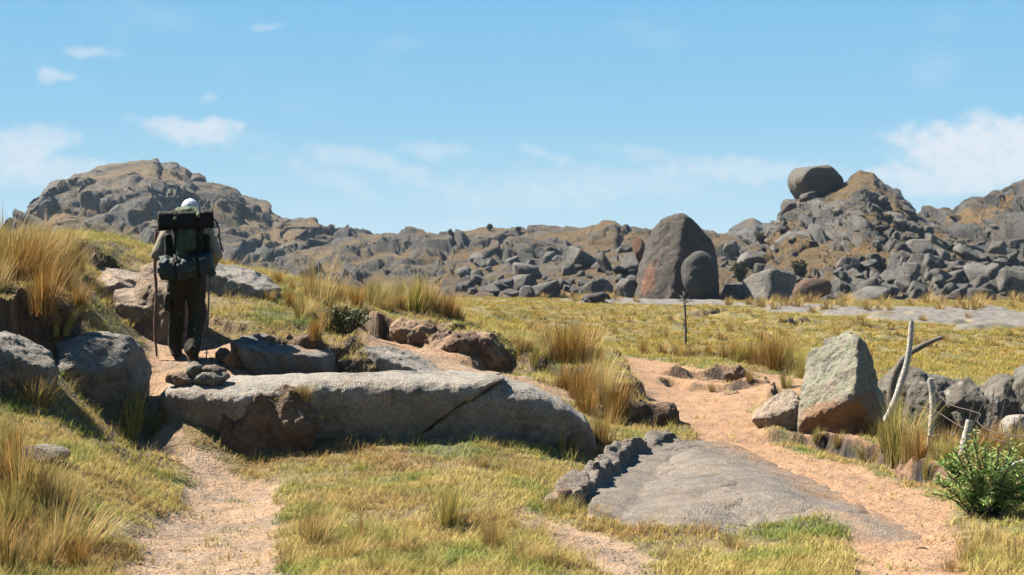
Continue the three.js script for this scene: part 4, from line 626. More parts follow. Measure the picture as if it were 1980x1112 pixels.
// ---------------------------------------------------------------- grass
const grassMat = new THREE.MeshPhysicalMaterial({ color: new THREE.Color(0.78, 0.77, 0.74), vertexColors: true, roughness: 0.9, side: THREE.DoubleSide, transmission: 0.3, thickness: 0, specularIntensity: 0.3 });
const STRAWS = [[0.42, 0.29, 0.10], [0.46, 0.34, 0.14], [0.36, 0.22, 0.07], [0.30, 0.16, 0.05], [0.24, 0.22, 0.06], [0.50, 0.40, 0.20]];
function blade(out, r, x, z, lean, az, h, w, c, y0 = 0) {   // a narrow bent strip
  const seg = 3, sx = Math.cos(az), sz = Math.sin(az), tw = az + Math.PI / 2 + (r() - 0.5), wx = Math.cos(tw) * w / 2, wz = Math.sin(tw) * w / 2, droop = 0.6 + 0.8 * r();
  let n = out.pos.length / 3;
  for (let i = 0; i <= seg; i++) {
    const t = i / seg, k = 1 - 0.85 * t, off = lean * h * Math.pow(t, 1.5), y = y0 + h * (t - 0.22 * droop * lean * t * t), px = x + sx * off, pz = z + sz * off;
    out.pos.push(px - wx * k, y, pz - wz * k, px + wx * k, y, pz + wz * k); out.col.push(...c, ...c);
    if (i) out.idx.push(n - 2 + 2 * i, n - 1 + 2 * i, n + 2 * i, n - 1 + 2 * i, n + 1 + 2 * i, n + 2 * i);
  }
}
const finish = (o) => { const g = new THREE.BufferGeometry(); g.setAttribute('position', new THREE.Float32BufferAttribute(o.pos, 3)); g.setAttribute('color', new THREE.Float32BufferAttribute(o.col, 3)); g.setIndex(o.idx); g.computeVertexNormals(); return g; };
function tussockGeo(seed, { n = 420, spread = 0.22, lean = 0.5, wind = 0.3, tint = [1, 1, 1], tone = 0, green = 0.1, w = 0.0075 }) {   // one tussock 1 m tall
  const r = rng(seed), out = { pos: [], col: [], idx: [] };
  let ba = 0, bq = 0, bh = 1;
  for (let i = 0; i < n; i++) {
    if (i % 14 === 0) { ba = r() * 6.283; bq = Math.sqrt(r()); bh = 0.6 + 0.4 * r(); }   // blades grow in bundles
    const a = ba + (r() - 0.5) * 0.9, q = clamp(bq + (r() - 0.5) * 0.25) * spread, l = lean * (0.15 + 0.85 * r()) * (0.4 + q / spread), c0 = STRAWS[r() < green ? 4 : r() < 0.5 + tone ? Math.floor(r() * 2) : r() < 0.5 ? 2 + Math.floor(r() * 2) : 5 * (r() > 0.5 ? 1 : 0)], m = 0.45 + 0.95 * r();
    const vx = Math.cos(a) * l + wind * (0.5 + 0.5 * r()), vz = Math.sin(a) * l;
    blade(out, r, Math.cos(a) * q, Math.sin(a) * q, Math.hypot(vx, vz), Math.atan2(vz, vx), bh * (0.45 + 0.6 * Math.pow(r(), 0.7)), w * (0.7 + 0.6 * r()), [c0[0] * m * tint[0], c0[1] * m * tint[1], c0[2] * m * tint[2]], -0.05 - 0.45 * q * r() - 0.2 * q);
  }
  return finish(out);
}
const tussocks = { tall: [], wide: [], far: [] };
const TINTS = [[1, 1, 1], [0.88, 0.72, 0.55], [1.12, 1.12, 1.2], [0.82, 0.95, 0.75]];
for (let i = 0; i < 4; i++) { tussocks.tall.push(tussockGeo(700 + i, { tint: TINTS[i], w: 0.0105, n: 380, spread: 0.20, lean: 0.45, wind: 0.05 + 0.08 * i, tone: 0.1 * (i - 1.5), green: 0.08 + 0.06 * i })); tussocks.wide.push(tussockGeo(720 + i, { n: 380, spread: 0.42, lean: 0.8, wind: 0.2, green: 0.12 + 0.08 * i, w: 0.011 })); tussocks.far.push(tussockGeo(740 + i, { n: 150, spread: 0.4, lean: 0.7, wind: 0.2, green: 0.1, w: 0.03 })); }
const rt = rng(4242), soft = rayHits.filter((h) => !solids.includes(h.m) || banks.includes(h.m));
function tussock(px, py, h, kind, label, group) {    // rooted where that bearing meets the ground; h in photograph pixels
  const hit = cast(V(0, EYE, 0), V((px - 990) / FOCAL, -(py - 556) / FOCAL, -1).normalize(), soft); if (!hit) return;
  const s = -hit.p.z / FOCAL, k = h * s * (group === 'tussocks on the left mound' ? 1.0 : 1.2), m = new THREE.Mesh(tussocks[kind][Math.floor(rt() * 4)], grassMat);
  m.position.copy(hit.p); m.scale.set(k * (0.85 + 0.4 * rt()), k, k * (0.85 + 0.4 * rt())); m.rotation.y = (rt() - 0.5) * 2.4;
  return add(m, 'grass_tussock', label, 'grass', group);
}
for (const [px, py, h, kind, label] of [
  [18, 500, 115, 'tall', 'tallest golden tussock on the mound at the left edge'], [618, 588, 112, 'tall', 'tall dark golden tussock standing up from the crest in the middle'], [432, 542, 55, 'tall', 'golden tussock on the crest just right of the hiker'], [610, 1052, 100, 'tall', 'upright tussock at the edge of the left trail in the foreground'], [868, 1018, 100, 'tall', 'dark-based tussock in the middle of the foreground turf'], [955, 1064, 85, 'tall', 'wind-swept tussock right of the middle foreground tussock'], [1166, 856, 90, 'tall', 'upright golden tussock at the right end of the long flat rock'], [1096, 874, 62, 'tall', 'thin tussock in front of the tapering end of the long flat rock'], [590, 770, 40, 'tall', 'little tussock growing on the earth on the long flat rock'], [885, 742, 42, 'wide', 'small pale tussock behind the long flat rock'], [1742, 876, 130, 'tall', 'big swept golden tussock right of the standing rock'], [1652, 840, 52, 'tall', 'small tussock at the foot of the standing rock'], [1690, 880, 50, 'wide', 'low tussock on the trail bank below the standing rock'], [1378, 758, 24, 'tall', 'tiny orange tussock in the worn hollow'], [66, 772, 70, 'wide', 'pale tussock in front of the left edge boulder'], [115, 1050, 135, 'wide', 'big pale drooping tussock in the left foreground'], [40, 960, 150, 'tall', 'tall orange tussock at the left edge of the foreground'], [268, 850, 120, 'tall', 'thin hanging tussock between the boulder and the long flat rock'], [120, 640, 60, 'tall', 'bright tussock above the flat-topped boulder']]) tussock(px, py, h, kind, label);
const fields = [   // shared looks: list of places, label, group
  [[[60, 545, 140], [110, 500, 100], [140, 480, 70], [-10, 560, 130], [85, 590, 130], [125, 560, 100], [150, 520, 70], [70, 500, 110], [150, 590, 70], [-40, 520, 130], [30, 545, 130], [95, 545, 110]], 'tall', 'tall golden tussock on the left mound', 'tussocks on the left mound'],
  [[[15, 1105, 130], [70, 1100, 120], [20, 1020, 120], [90, 975, 110], [30, 880, 90], [150, 1095, 70], [0, 930, 100], [-30, 1080, 150], [130, 985, 80]], 'tall', 'dry golden tussock in the bottom left corner', 'tussocks in the bottom left corner'],
  [[[690, 592, 55], [720, 590, 65], [745, 600, 60], [770, 598, 55], [800, 604, 85], [825, 602, 75], [850, 610, 60], [870, 612, 55], [660, 585, 45], [735, 580, 50], [780, 585, 60], [890, 618, 40], [815, 590, 70]], 'tall', 'golden tussock on the crest above the sandy gully', 'tussocks on the crest above the gully'],
  [[[480, 540, 28], [510, 545, 30], [540, 548, 30], [565, 560, 30], [460, 545, 26], [590, 610, 60], [635, 640, 60], [650, 620, 50], [560, 590, 40], [520, 580, 30], [610, 650, 50], [580, 620, 45]], 'tall', 'short golden tussock between the hiker and the gully', 'tussocks on the middle crest'],
  [[[1040, 700, 60], [1075, 700, 80], [1100, 702, 100], [1125, 706, 100], [1060, 680, 60], [1010, 680, 50], [1150, 760, 95], [1120, 770, 80], [1175, 775, 90], [1195, 800, 80], [1135, 800, 80], [1090, 750, 60], [1160, 700, 40], [1185, 820, 60]], 'tall', 'feathery tussock left of the right-hand trail', 'tussocks on the bank left of the right trail'],
  [[[1340, 690, 34], [1370, 690, 36], [1400, 694, 45], [1430, 700, 50], [1480, 710, 75], [1500, 712, 80], [1535, 714, 65], [1555, 730, 60], [1450, 735, 30], [1520, 750, 45], [1460, 704, 50], [1310, 688, 30], [1280, 686, 30], [1245, 684, 30], [1420, 690, 40]], 'tall', 'golden tussock along the far rim of the worn hollow', 'tussocks on the rim of the worn hollow'],
  [[[1780, 885, 62], [1815, 895, 60], [1845, 905, 58], [1762, 880, 90], [1870, 890, 66], [1900, 880, 70], [1930, 870, 66], [1960, 880, 74], [1985, 895, 80], [1830, 870, 56], [1890, 925, 50], [1795, 920, 50], [1720, 865, 70], [1700, 850, 60], [1620, 860, 30], [1580, 850, 30]], 'tall', 'tall straw tussock growing along the wire fence', 'tussocks along the fence'],
  [[[660, 1080, 70], [700, 1040, 60], [760, 1060, 60], [1040, 1040, 60], [1020, 1085, 70], [820, 1100, 60], [930, 900, 40], [1000, 920, 40], [1075, 990, 50], [1150, 1000, 40], [560, 1100, 50], [1300, 1080, 40], [1420, 1060, 40], [1560, 1100, 40], [740, 1110, 60], [1080, 1090, 50]], 'wide', 'low spreading tussock in the foreground turf', 'low tussocks in the foreground turf'],
  [[[1880, 1080, 60], [1930, 1060, 60], [1970, 1090, 70], [1850, 1105, 50], [1910, 1110, 50]], 'wide', 'yellowish tussock below the green shrub', 'tussocks below the green shrub']];
for (const [list, kind, label, group] of fields) { const made = list.map(([px, py, h]) => tussock(px, py, h, kind, label, group)).filter(Boolean); made.sort((a, b) => a.position.x / a.position.z < b.position.x / b.position.z ? 1 : -1).forEach((m, i) => { m.userData.label = label + ', ' + ORD[i] + ' from the left'; }); }
{
  const r = rng(88), A = [], B = [], C = [], MK = [['the red boulder', 1572, 580], ['the dead twiggy plant', 1325, 630], ['the black cow', 1150, 580], ['the pale marker post', 1335, 575], ['the standing rock', 1640, 660], ['the crooked stake', 1755, 640], ['the left end of the meadow', 910, 590], ['the middle of the near meadow', 1150, 650], ['the bare granite on the meadow', 1850, 610], ['the wide dark outcrop', 1486, 585], ['the flat rocks at the hill foot', 1680, 585], ['the right edge of the meadow', 1970, 650], ['the large boulder at the right edge', 1960, 585], ['the long sloping boulder', 1870, 585], ['the sheer-fronted round boulder', 1012, 570], ['the turf scar in the meadow', 1390, 612]];
  for (let i = 0; i < 46; i++) A.push(tussock(mix(1400, 1990, r()), mix(582, 602, r()), mix(16, 28, r()), 'far', 'x', 'tussocks at the far edge of the meadow'));
  for (let i = 0; i < 60; i++) { const t = r(); B.push(tussock(mix(900, 1980, r()), mix(588, 672, t), mix(9, 26, t) * (0.7 + 0.6 * r()), 'far', 'x', 'tussocks scattered over the meadow')); }
  for (let i = 0; i < 16; i++) C.push(tussock(mix(1040, 1240, r()), mix(574, 584, r()), mix(12, 20, r()), 'far', 'x', 'tussocks at the foot of the boulder slope'));
  byLandmark(A.filter(Boolean), 'orange far-meadow tussock', MK); byLandmark(B.filter(Boolean), 'small tussock in the open meadow', MK); byLandmark(C.filter(Boolean), 'orange tussock below the boulder slope', MK);
}
// short turf: too fine to count
function turfGeo(seed, n, spread, h, w, lean) { const r = rng(seed), out = { pos: [], col: [], idx: [] }; for (let i = 0; i < n; i++) { const a = r() * 6.283, q = Math.sqrt(r()) * spread, m = 0.75 + 0.5 * r(); blade(out, r, Math.cos(a) * q, Math.sin(a) * q, lean * r() + 0.2, r() * 6.283, h * (0.5 + 0.7 * r()), w, [m, m, m], -0.008); } return finish(out); }
function turf(name, label, geo, spots) {
  const m = new THREE.InstancedMesh(geo, grassMat, spots.length), q = new THREE.Object3D(), c = new THREE.Color();
  spots.forEach(([p, s, col, a], i) => { q.position.copy(p); q.scale.set(s, s * (0.8 + 0.5 * a), s); q.rotation.set(0, a * 6.28, 0); q.updateMatrix(); m.setMatrixAt(i, q.matrix); m.setColorAt(i, c.setRGB(col[0], col[1], col[2])); });
  add(m, name, label, null, null, 'stuff');
}
const turfTone = (x, d, r) => { const f = fbm(x * 1.6, 8, d * 1.6, 4), g = fbm(x * 0.7 + 30, 2, d * 0.7, 3); let c = mix3([0.46, 0.36, 0.13], [0.38, 0.24, 0.09], smooth(-0.1, 0.4, g)); c = mix3(c, [0.34, 0.33, 0.075], smooth(-0.1, 0.25, f + 0.3 * (r() - 0.5))); c = mix3(c, [0.16, 0.22, 0.055], 0.85 * smooth(0.12, 0.4, f + 0.4 * (r() - 0.5))); const m = 0.8 + 0.4 * r(); return [c[0] * m, c[1] * m, c[2] * m]; };
{
  const r = rng(9), near = [], mid = [], far = [], top = [terrain, ...solids], hitsOnly = rayHits.filter((h) => top.includes(h.m));
  let tries = 0;
  while (near.length < 57000 && tries++ < 260000) {
    const d = 6.4 * Math.pow(30 / 6.4, Math.pow(r(), 1.25)), x = (2 * r() - 1) * 0.5 * d, dirt = dirtField(x, d);
    const bare = smooth(0.16, -0.04, dirt), patch = smooth(-0.38, 0.0, fbm(x * 1.1 + 5, 9, d * 1.1, 3)); if (r() < bare * 0.985 || r() > 0.12 + 0.88 * patch) continue;
    const h = cast(V(x, 6, -d), V(0, -1, 0), hitsOnly); if (!h) continue;
    if (h.m !== terrain && !banks.includes(h.m) && !(h.m.name === 'slab_rock' && h.p.y < 0.03 + 0.04 * noise(x * 4, 2, d * 4) && x < 2.2 && d < 9.3)) continue;
    if (h.m !== terrain && h.n.y < 0.55) continue;
    if (h.m === terrain && Math.abs(h.n.y) < 0.62 && r() < 0.8) continue;
    near.push([h.p, (0.65 + 0.7 * r()) * (d > 15 ? 1.35 : 1), turfTone(x, d, r), r()]);
  }
  const A = turfGeo(31, 16, 0.055, 0.052, 0.0055, 0.9), B = turfGeo(32, 22, 0.05, 0.034, 0.006, 1.2), C = turfGeo(33, 12, 0.05, 0.11, 0.004, 0.7);
  const parts = [[], [], []]; near.forEach((s) => { const t = r(); parts[t < 0.42 ? 0 : t < 0.93 ? 1 : 2].push(s); });
  turf('short_grass', 'short yellow-green turf around the trails', A, parts[0]); turf('cropped_grass', 'close-cropped turf between the rocks', B, parts[1]); turf('long_grass', 'thin longer blades in the turf', C, parts[2]);
  for (let i = 0; i < 46000; i++) { const d = 24 * Math.pow(150 / 24, r()), x = mix(-0.06, 0.42, r()) * d; if (noise(x / 0.42, 7, d / 0.8) + 0.5 * noise(x / 1.5, 3, d / 3) < -0.02 || paveField(x, d) > 0.3 || dirtField(x, d) < 0.1) continue; const c = mix3([0.37, 0.285, 0.055], [0.20, 0.19, 0.035], smooth(-0.15, 0.35, fbm(x / 0.8, 6, d / 1.4, 4, 0.6) + 0.3 * (r() - 0.5))); const k = r() < 0.08 ? [0.12, 0.10, 0.04] : r() < 0.2 ? [0.38, 0.23, 0.07] : c; far.push([V(x, groundY(x, d) - 0.01, -d), (0.5 + 0.8 * r()) * (0.45 + d / 110), k, r()]); }
  turf('meadow_grass', 'yellow-green tufted grass of the open meadow', turfGeo(34, 14, 0.16, 0.13, 0.022, 1.0), far);
}
{ // grit on the trails
  const r = rng(505), g = boulderGeo(31, { sub: 5, planes: 8, k: 0.05, rough: 0.05, colour: () => [1, 1, 1] }), spots = [];
  for (let i = 0; i < 14000 && spots.length < 3800; i++) { const d = 6.4 * Math.pow(26 / 6.4, r()), x = (2 * r() - 1) * 0.42 * d; if (dirtField(x, d) > 0.12 * r()) continue; const h = cast(V(x, 6, -d), V(0, -1, 0), rayHits.filter((q) => q.m === terrain)); if (h) spots.push([h.p, 0.003 + 0.006 * Math.pow(r(), 4), r()]); }
  const m = new THREE.InstancedMesh(g, soilMat, spots.length), q = new THREE.Object3D(), c = new THREE.Color();
  spots.forEach(([p, s, a], i) => { q.position.copy(p); q.scale.set(s, s * 0.7, s); q.rotation.set(a * 9, a * 37, a * 17); q.updateMatrix(); m.setMatrixAt(i, q.matrix); const k = 0.75 + 0.6 * ((a * 91) % 1); m.setColorAt(i, c.setRGB(0.40 * k, 0.28 * k, 0.19 * k)); });
  add(m, 'trail_grit', 'loose grit and pebbles on the bare trails', null, null, 'stuff');
}

// ---------------------------------------------------------------- fence
const woodMat = new THREE.MeshStandardMaterial({ color: new THREE.Color(0.36, 0.34, 0.31), map: granC, bumpMap: granH, bumpScale: 0.006, roughness: 0.95 }), woodDark = new THREE.MeshStandardMaterial({ color: new THREE.Color(0.12, 0.105, 0.085), map: granC, bumpMap: granH, bumpScale: 0.006, roughness: 0.95 }), wireMat = new THREE.MeshStandardMaterial({ color: new THREE.Color(0.07, 0.05, 0.042), roughness: 0.7, metalness: 0.3 });
function limb(points, r0, r1, seg = 24, lump = 0.15, seed = 1, sides = 9) {        // a gnarled tapering stick
  const curve = new THREE.CatmullRomCurve3(points), g = new THREE.TubeGeometry(curve, seg, 1, sides, false), p = g.attributes.position, c = V(), q = V();
  for (let i = 0; i <= seg; i++) { curve.getPointAt(i / seg, c); const t = i / seg, r = mix(r0, r1, t); for (let j = 0; j <= sides; j++) { const k = i * (sides + 1) + j; q.fromBufferAttribute(p, k).sub(c); const a = (j % sides) / sides * 6.283; q.multiplyScalar(r * (1 + lump * noise(Math.cos(a) * 1.5 + seed, t * 14, Math.sin(a) * 1.5)) * (i === 0 || i === seg ? 0.82 : 1)); p.setXYZ(k, c.x + q.x, c.y + q.y, c.z + q.z); } }
  const uv = g.attributes.uv; for (let i = 0; i < uv.count; i++) uv.setXY(i, uv.getX(i) * 0.8, uv.getY(i) * 0.15);
  const caps = [0, seg].map((i) => { const pos = [], c0 = curve.getPointAt(i / seg); for (let j = 0; j < sides; j++) { const a = i * (sides + 1) + j, b = a + 1; pos.push(c0.x, c0.y, c0.z, p.getX(a), p.getY(a), p.getZ(a), p.getX(b), p.getY(b), p.getZ(b)); } const cg = new THREE.BufferGeometry(); cg.setAttribute('position', new THREE.Float32BufferAttribute(pos, 3)); cg.setAttribute('uv', new THREE.Float32BufferAttribute(new Float32Array(pos.length / 3 * 2), 2)); cg.computeVertexNormals(); return cg; });
  const n = g.toNonIndexed(); n.computeVertexNormals(); return mergeGeometries([g.toNonIndexed(), ...caps]);
}
const posts = {};
{
  const base = (px, py, d) => { const p = at(px, py, d); return p; };
  const mk = (name, label, d, pts, r0, r1, mat, seed) => { const P = pts.map(([px, py, dd = 0]) => at(px, py, d + dd)), o = P[0].clone(), g = limb(P.map((p) => p.clone().sub(o)), r0, r1, 26, 0.18, seed), m = new THREE.Mesh(g, mat); m.position.copy(o); return add(m, name, label, 'fence post'); };
  { const d = 13.6, P = [[1712, 815], [1722, 796], [1740, 748], [1754, 700], [1760, 660], [1763, 620]].map(([a, b]) => at(a, b, d)), o = P[0].clone(), grp = new THREE.Group(); grp.position.copy(o);
    part(grp, 'stake', limb(P.map((p) => p.clone().sub(o)), 0.036, 0.026, 30, 0.2, 3), woodMat, 'bleached curved stake');
    add(grp, 'forked_stake', 'crooked bleached stake standing beside the standing rock', 'fence post');
    const Q = [[1728, 800], [1724, 752], [1732, 720], [1752, 690], [1785, 668], [1822, 652]].map(([a, b]) => at(a, b, d + 0.25)), o2 = Q[0].clone(), m = new THREE.Mesh(limb(Q.map((p) => p.clone().sub(o2)), 0.05, 0.022, 30, 0.3, 8), woodDark); m.position.copy(o2); add(m, 'dead_branch', 'grey bent dead branch leaning behind the crooked stake', 'branch'); }
  posts.a = mk('fence_post', 'thin bleached upright fence post in front of the dark wall rocks', 12.6, [[1795, 890], [1799, 840], [1804, 780], [1799, 732]], 0.026, 0.03, woodMat, 12);
  posts.b = mk('fence_post', 'short leaning grey fence post beside the green shrub', 11.4, [[1846, 945], [1858, 890], [1875, 812]], 0.034, 0.032, woodMat, 17);
  mk('fallen_branch', 'grey forked branch end reaching in above the green shrub at the right edge', 10.9, [[1936, 915], [1950, 904], [1985, 892], [2060, 868]], 0.022, 0.03, woodMat, 21).userData.category = 'branch';
  for (const [label, pts] of [['upper rusty wire sagging from the upright fence post', [[1803, 745, 12.6], [1830, 778, 12.4], [1880, 795, 12], [1896, 802, 11.8], [1890, 815, 11.7], [1920, 835, 11.5], [1990, 845, 11.2]]], ['middle rusty wire running past the short leaning post', [[1742, 778, 13.6], [1770, 785, 13], [1802, 792, 12.55], [1870, 830, 11.42], [1925, 850, 11.2], [1990, 862, 11]]], ['loose pale wire hanging between the fence post and the shrub', [[1780, 842, 12.6], [1800, 843, 12.57], [1845, 838, 12], [1832, 862, 11.7], [1858, 893, 11.37], [1880, 915, 11.1], [1897, 935, 10.9]]]]) {
    const P = pts.map(([a, b, d]) => at(a, b, d)), o = P[0].clone(), m = new THREE.Mesh(new THREE.TubeGeometry(new THREE.CatmullRomCurve3(P.map((p) => p.clone().sub(o))), 60, 0.0042, 5), wireMat); m.position.copy(o); add(m, 'fence_wire', label, 'wire');
  }
  { // dry stalks leaning in the wire
    const r = rng(61), st = []; for (let i = 0; i < 12; i++) { const px = mix(1830, 1975, r()), d = 12.6 + r(), a = at(px, 870 + 10 * r(), d), b = at(px + mix(-10, 60, r()), 740 + 90 * r(), d), o = a.clone(), m = new THREE.Mesh(limb([V(0, 0, 0), b.clone().sub(a).multiplyScalar(0.5).add(V(0.02, 0, 0)), b.clone().sub(a)], 0.007, 0.004, 8, 0.1, i, 5), woodDark); m.position.copy(o); st.push(add(m, 'dry_stalk', 'x', 'stalk', 'dry stalks in front of the rock wall')); } st.sort((a, b) => seenAt(a)[0] - seenAt(b)[0]).forEach((o, i) => { o.userData.label = 'thin dry stalk before the wall rocks, ' + ORD[i] + ' from the left'; }); }
  { // the spindly dead post in the meadow
    const d = 32, P = [[1326, 676], [1325.5, 640], [1325, 610], [1323.5, 588], [1322, 572]].map(([a, b]) => at(a, b, d)), o = P[0].clone(), grp = new THREE.Group(); grp.position.copy(o);
    part(grp, 'stem', limb(P.map((p) => p.clone().sub(o)), 0.034, 0.022, 24, 0.35, 5), woodDark);
    const r = rng(15), twigs = [[1321, 578, 1312, 572], [1322, 586, 1334, 574], [1324, 586, 1345, 582], [1324, 592, 1343, 592], [1322, 582, 1310, 582], [1321, 574, 1328, 562], [1325, 640, 1320, 615], [1326, 650, 1332, 625], [1325, 612, 1319, 640]];
    for (let i = 0; i < 16; i++) { const top = i < 10, a = top ? 1322 : 1325, b = top ? mix(574, 592, r()) : mix(605, 650, r()), an = r() * 6.283; twigs.push([a, b, a + Math.cos(an) * (top ? 8 + 11 * r() : 6), b + Math.sin(an) * (top ? 9 : 14) - 3]); }
    for (const [a, b, c, e] of twigs) { const p = at(a, b, d).sub(o), q = at(c, e, d + (r() - 0.5) * 0.5).sub(o); part(grp, 'twig', limb([p, p.clone().lerp(q, 0.5).add(V(0.01, 0.02, 0)), q], 0.013, 0.006, 6, 0.3, c, 5), woodDark); }
    add(grp, 'dead_plant', 'spindly dead stem with a twiggy head standing in the meadow', 'dead plant'); }
  { const hit = look(1335, 578), s = -hit.p.z / FOCAL, m = new THREE.Mesh(limb([V(0, -0.2, 0), V(0.02, 8 * s, 0), V(0.05, 18 * s, 0)], 2.6 * s, 1.8 * s, 10, 0.3, 4), new THREE.MeshStandardMaterial({ color: new THREE.Color(0.6, 0.57, 0.53), roughness: 0.9 })); m.position.copy(hit.p); add(m, 'marker_post', 'small pale post at the foot of the great boulder', 'post'); }
}
// ---------------------------------------------------------------- shrubs
const leafMat = new THREE.MeshPhysicalMaterial({ vertexColors: true, roughness: 0.7, side: THREE.DoubleSide, transmission: 0.3, thickness: 0, specularIntensity: 0.4 });
function shrub(name, label, pos, w, h, { stems = 26, leaves = 60, leaf = 0.04, width = 0.009, cols, seed, stemR = 0.005, upright = 0.7, wild = 0.15 }) {
  const r = rng(seed), out = { pos: [], col: [], idx: [] }, tubes = [];
  for (let i = 0; i < stems; i++) {
    const a = r() * 6.283, q = Math.sqrt(r()) * (1 + wild * (r() - 0.5)), e = V(Math.cos(a) * q * w, h * mix(0.85 - wild, 1.0 + wild * 0.3, r()) * (1 - 0.35 * q), Math.sin(a) * q * w * 0.8), s = V(Math.cos(a) * q * w * 0.25, 0, Math.sin(a) * q * w * 0.2), mid = s.clone().lerp(e, 0.5).add(V((r() - 0.5) * 0.15 * w, 0.1 * h, (r() - 0.5) * 0.15 * w)), c = new THREE.CatmullRomCurve3([s, mid, e]);
    tubes.push(new THREE.TubeGeometry(c, 6, stemR, 5));
    for (let k = 0; k < leaves; k++) { const t = 0.2 + 0.8 * Math.pow(r(), 0.7), p = c.getPointAt(t), az = r() * 6.283, up = mix(0.2, 1.2, r()) * upright, dir = V(Math.cos(az), up, Math.sin(az)).normalize(), side = dir.clone().cross(V(r() - 0.5, r() - 0.5, r() - 0.5)).normalize().multiplyScalar(width / 2), l = leaf * mix(0.5, 1.2, r()), cc = cols[Math.floor(r() * cols.length)], m = 0.75 + 0.5 * r(), n = out.pos.length / 3;
      p.add(V((r() - 0.5) * 0.12 * w, (r() - 0.5) * 0.08 * h, (r() - 0.5) * 0.12 * w)); const mp = p.clone().addScaledVector(dir, l * 0.5), tp = p.clone().addScaledVector(dir, l);
      out.pos.push(p.x, p.y, p.z, mp.x - side.x, mp.y - side.y, mp.z - side.z, mp.x + side.x, mp.y + side.y, mp.z + side.z, tp.x, tp.y, tp.z); for (let z = 0; z < 4; z++) out.col.push(cc[0] * m, cc[1] * m, cc[2] * m); out.idx.push(n, n + 1, n + 2, n + 1, n + 3, n + 2); }
  }
  const g = new THREE.Group(); part(g, 'stems', mergeGeometries(tubes), woodDark); part(g, 'foliage', finish(out), leafMat); g.position.copy(pos);
  return add(g, name, label, 'shrub');
}
{
  const p = look(1920, 1008).p;
  shrub('green_shrub', 'bright green needle-leaved shrub in the right foreground', V(p.x + 0.03, p.y - 0.02, p.z - 0.2), 0.40, 0.58, { stems: 74, leaves: 100, leaf: 0.05, width: 0.010, cols: [[0.12, 0.24, 0.05], [0.16, 0.28, 0.06], [0.09, 0.17, 0.04], [0.24, 0.27, 0.08], [0.28, 0.22, 0.09]], seed: 5, wild: 0.5 });
  const q = look(655, 650).p; shrub('dark_shrub', 'dark leafy bush below the tall tussock on the middle crest', V(q.x, q.y - 0.02, q.z), 0.40, 0.42, { stems: 44, leaves: 70, leaf: 0.05, width: 0.02, cols: [[0.05, 0.06, 0.025], [0.07, 0.075, 0.03], [0.10, 0.09, 0.04]], seed: 6 });
  for (const [px, py, w, h, label, i] of [[1432, 545, 34, 44, 'dark bush beside the right side of the great boulder', 1], [1545, 540, 36, 44, 'olive bush above the red boulder', 2], [1500, 556, 44, 30, 'brown bush on the wide dark outcrop', 3], [1470, 470, 20, 22, 'small bush on the left shoulder of the granite hill', 4], [947, 446, 5, 12, 'tiny tree on the skyline of the low ridge', 5], [1002, 448, 4, 9, 'tiny bush on the skyline right of the tiny tree', 6]]) { const hit = look(px, py); if (!hit) continue; const s = -hit.p.z / FOCAL; shrub('far_shrub', label, hit.p, w * s / 2, h * s, { stems: 30, leaves: 60, leaf: 5 * s, width: 2.2 * s, stemR: 0.04, cols: [[0.09, 0.08, 0.035], [0.12, 0.09, 0.04], [0.06, 0.065, 0.03]], seed: 30 + i }); }
}

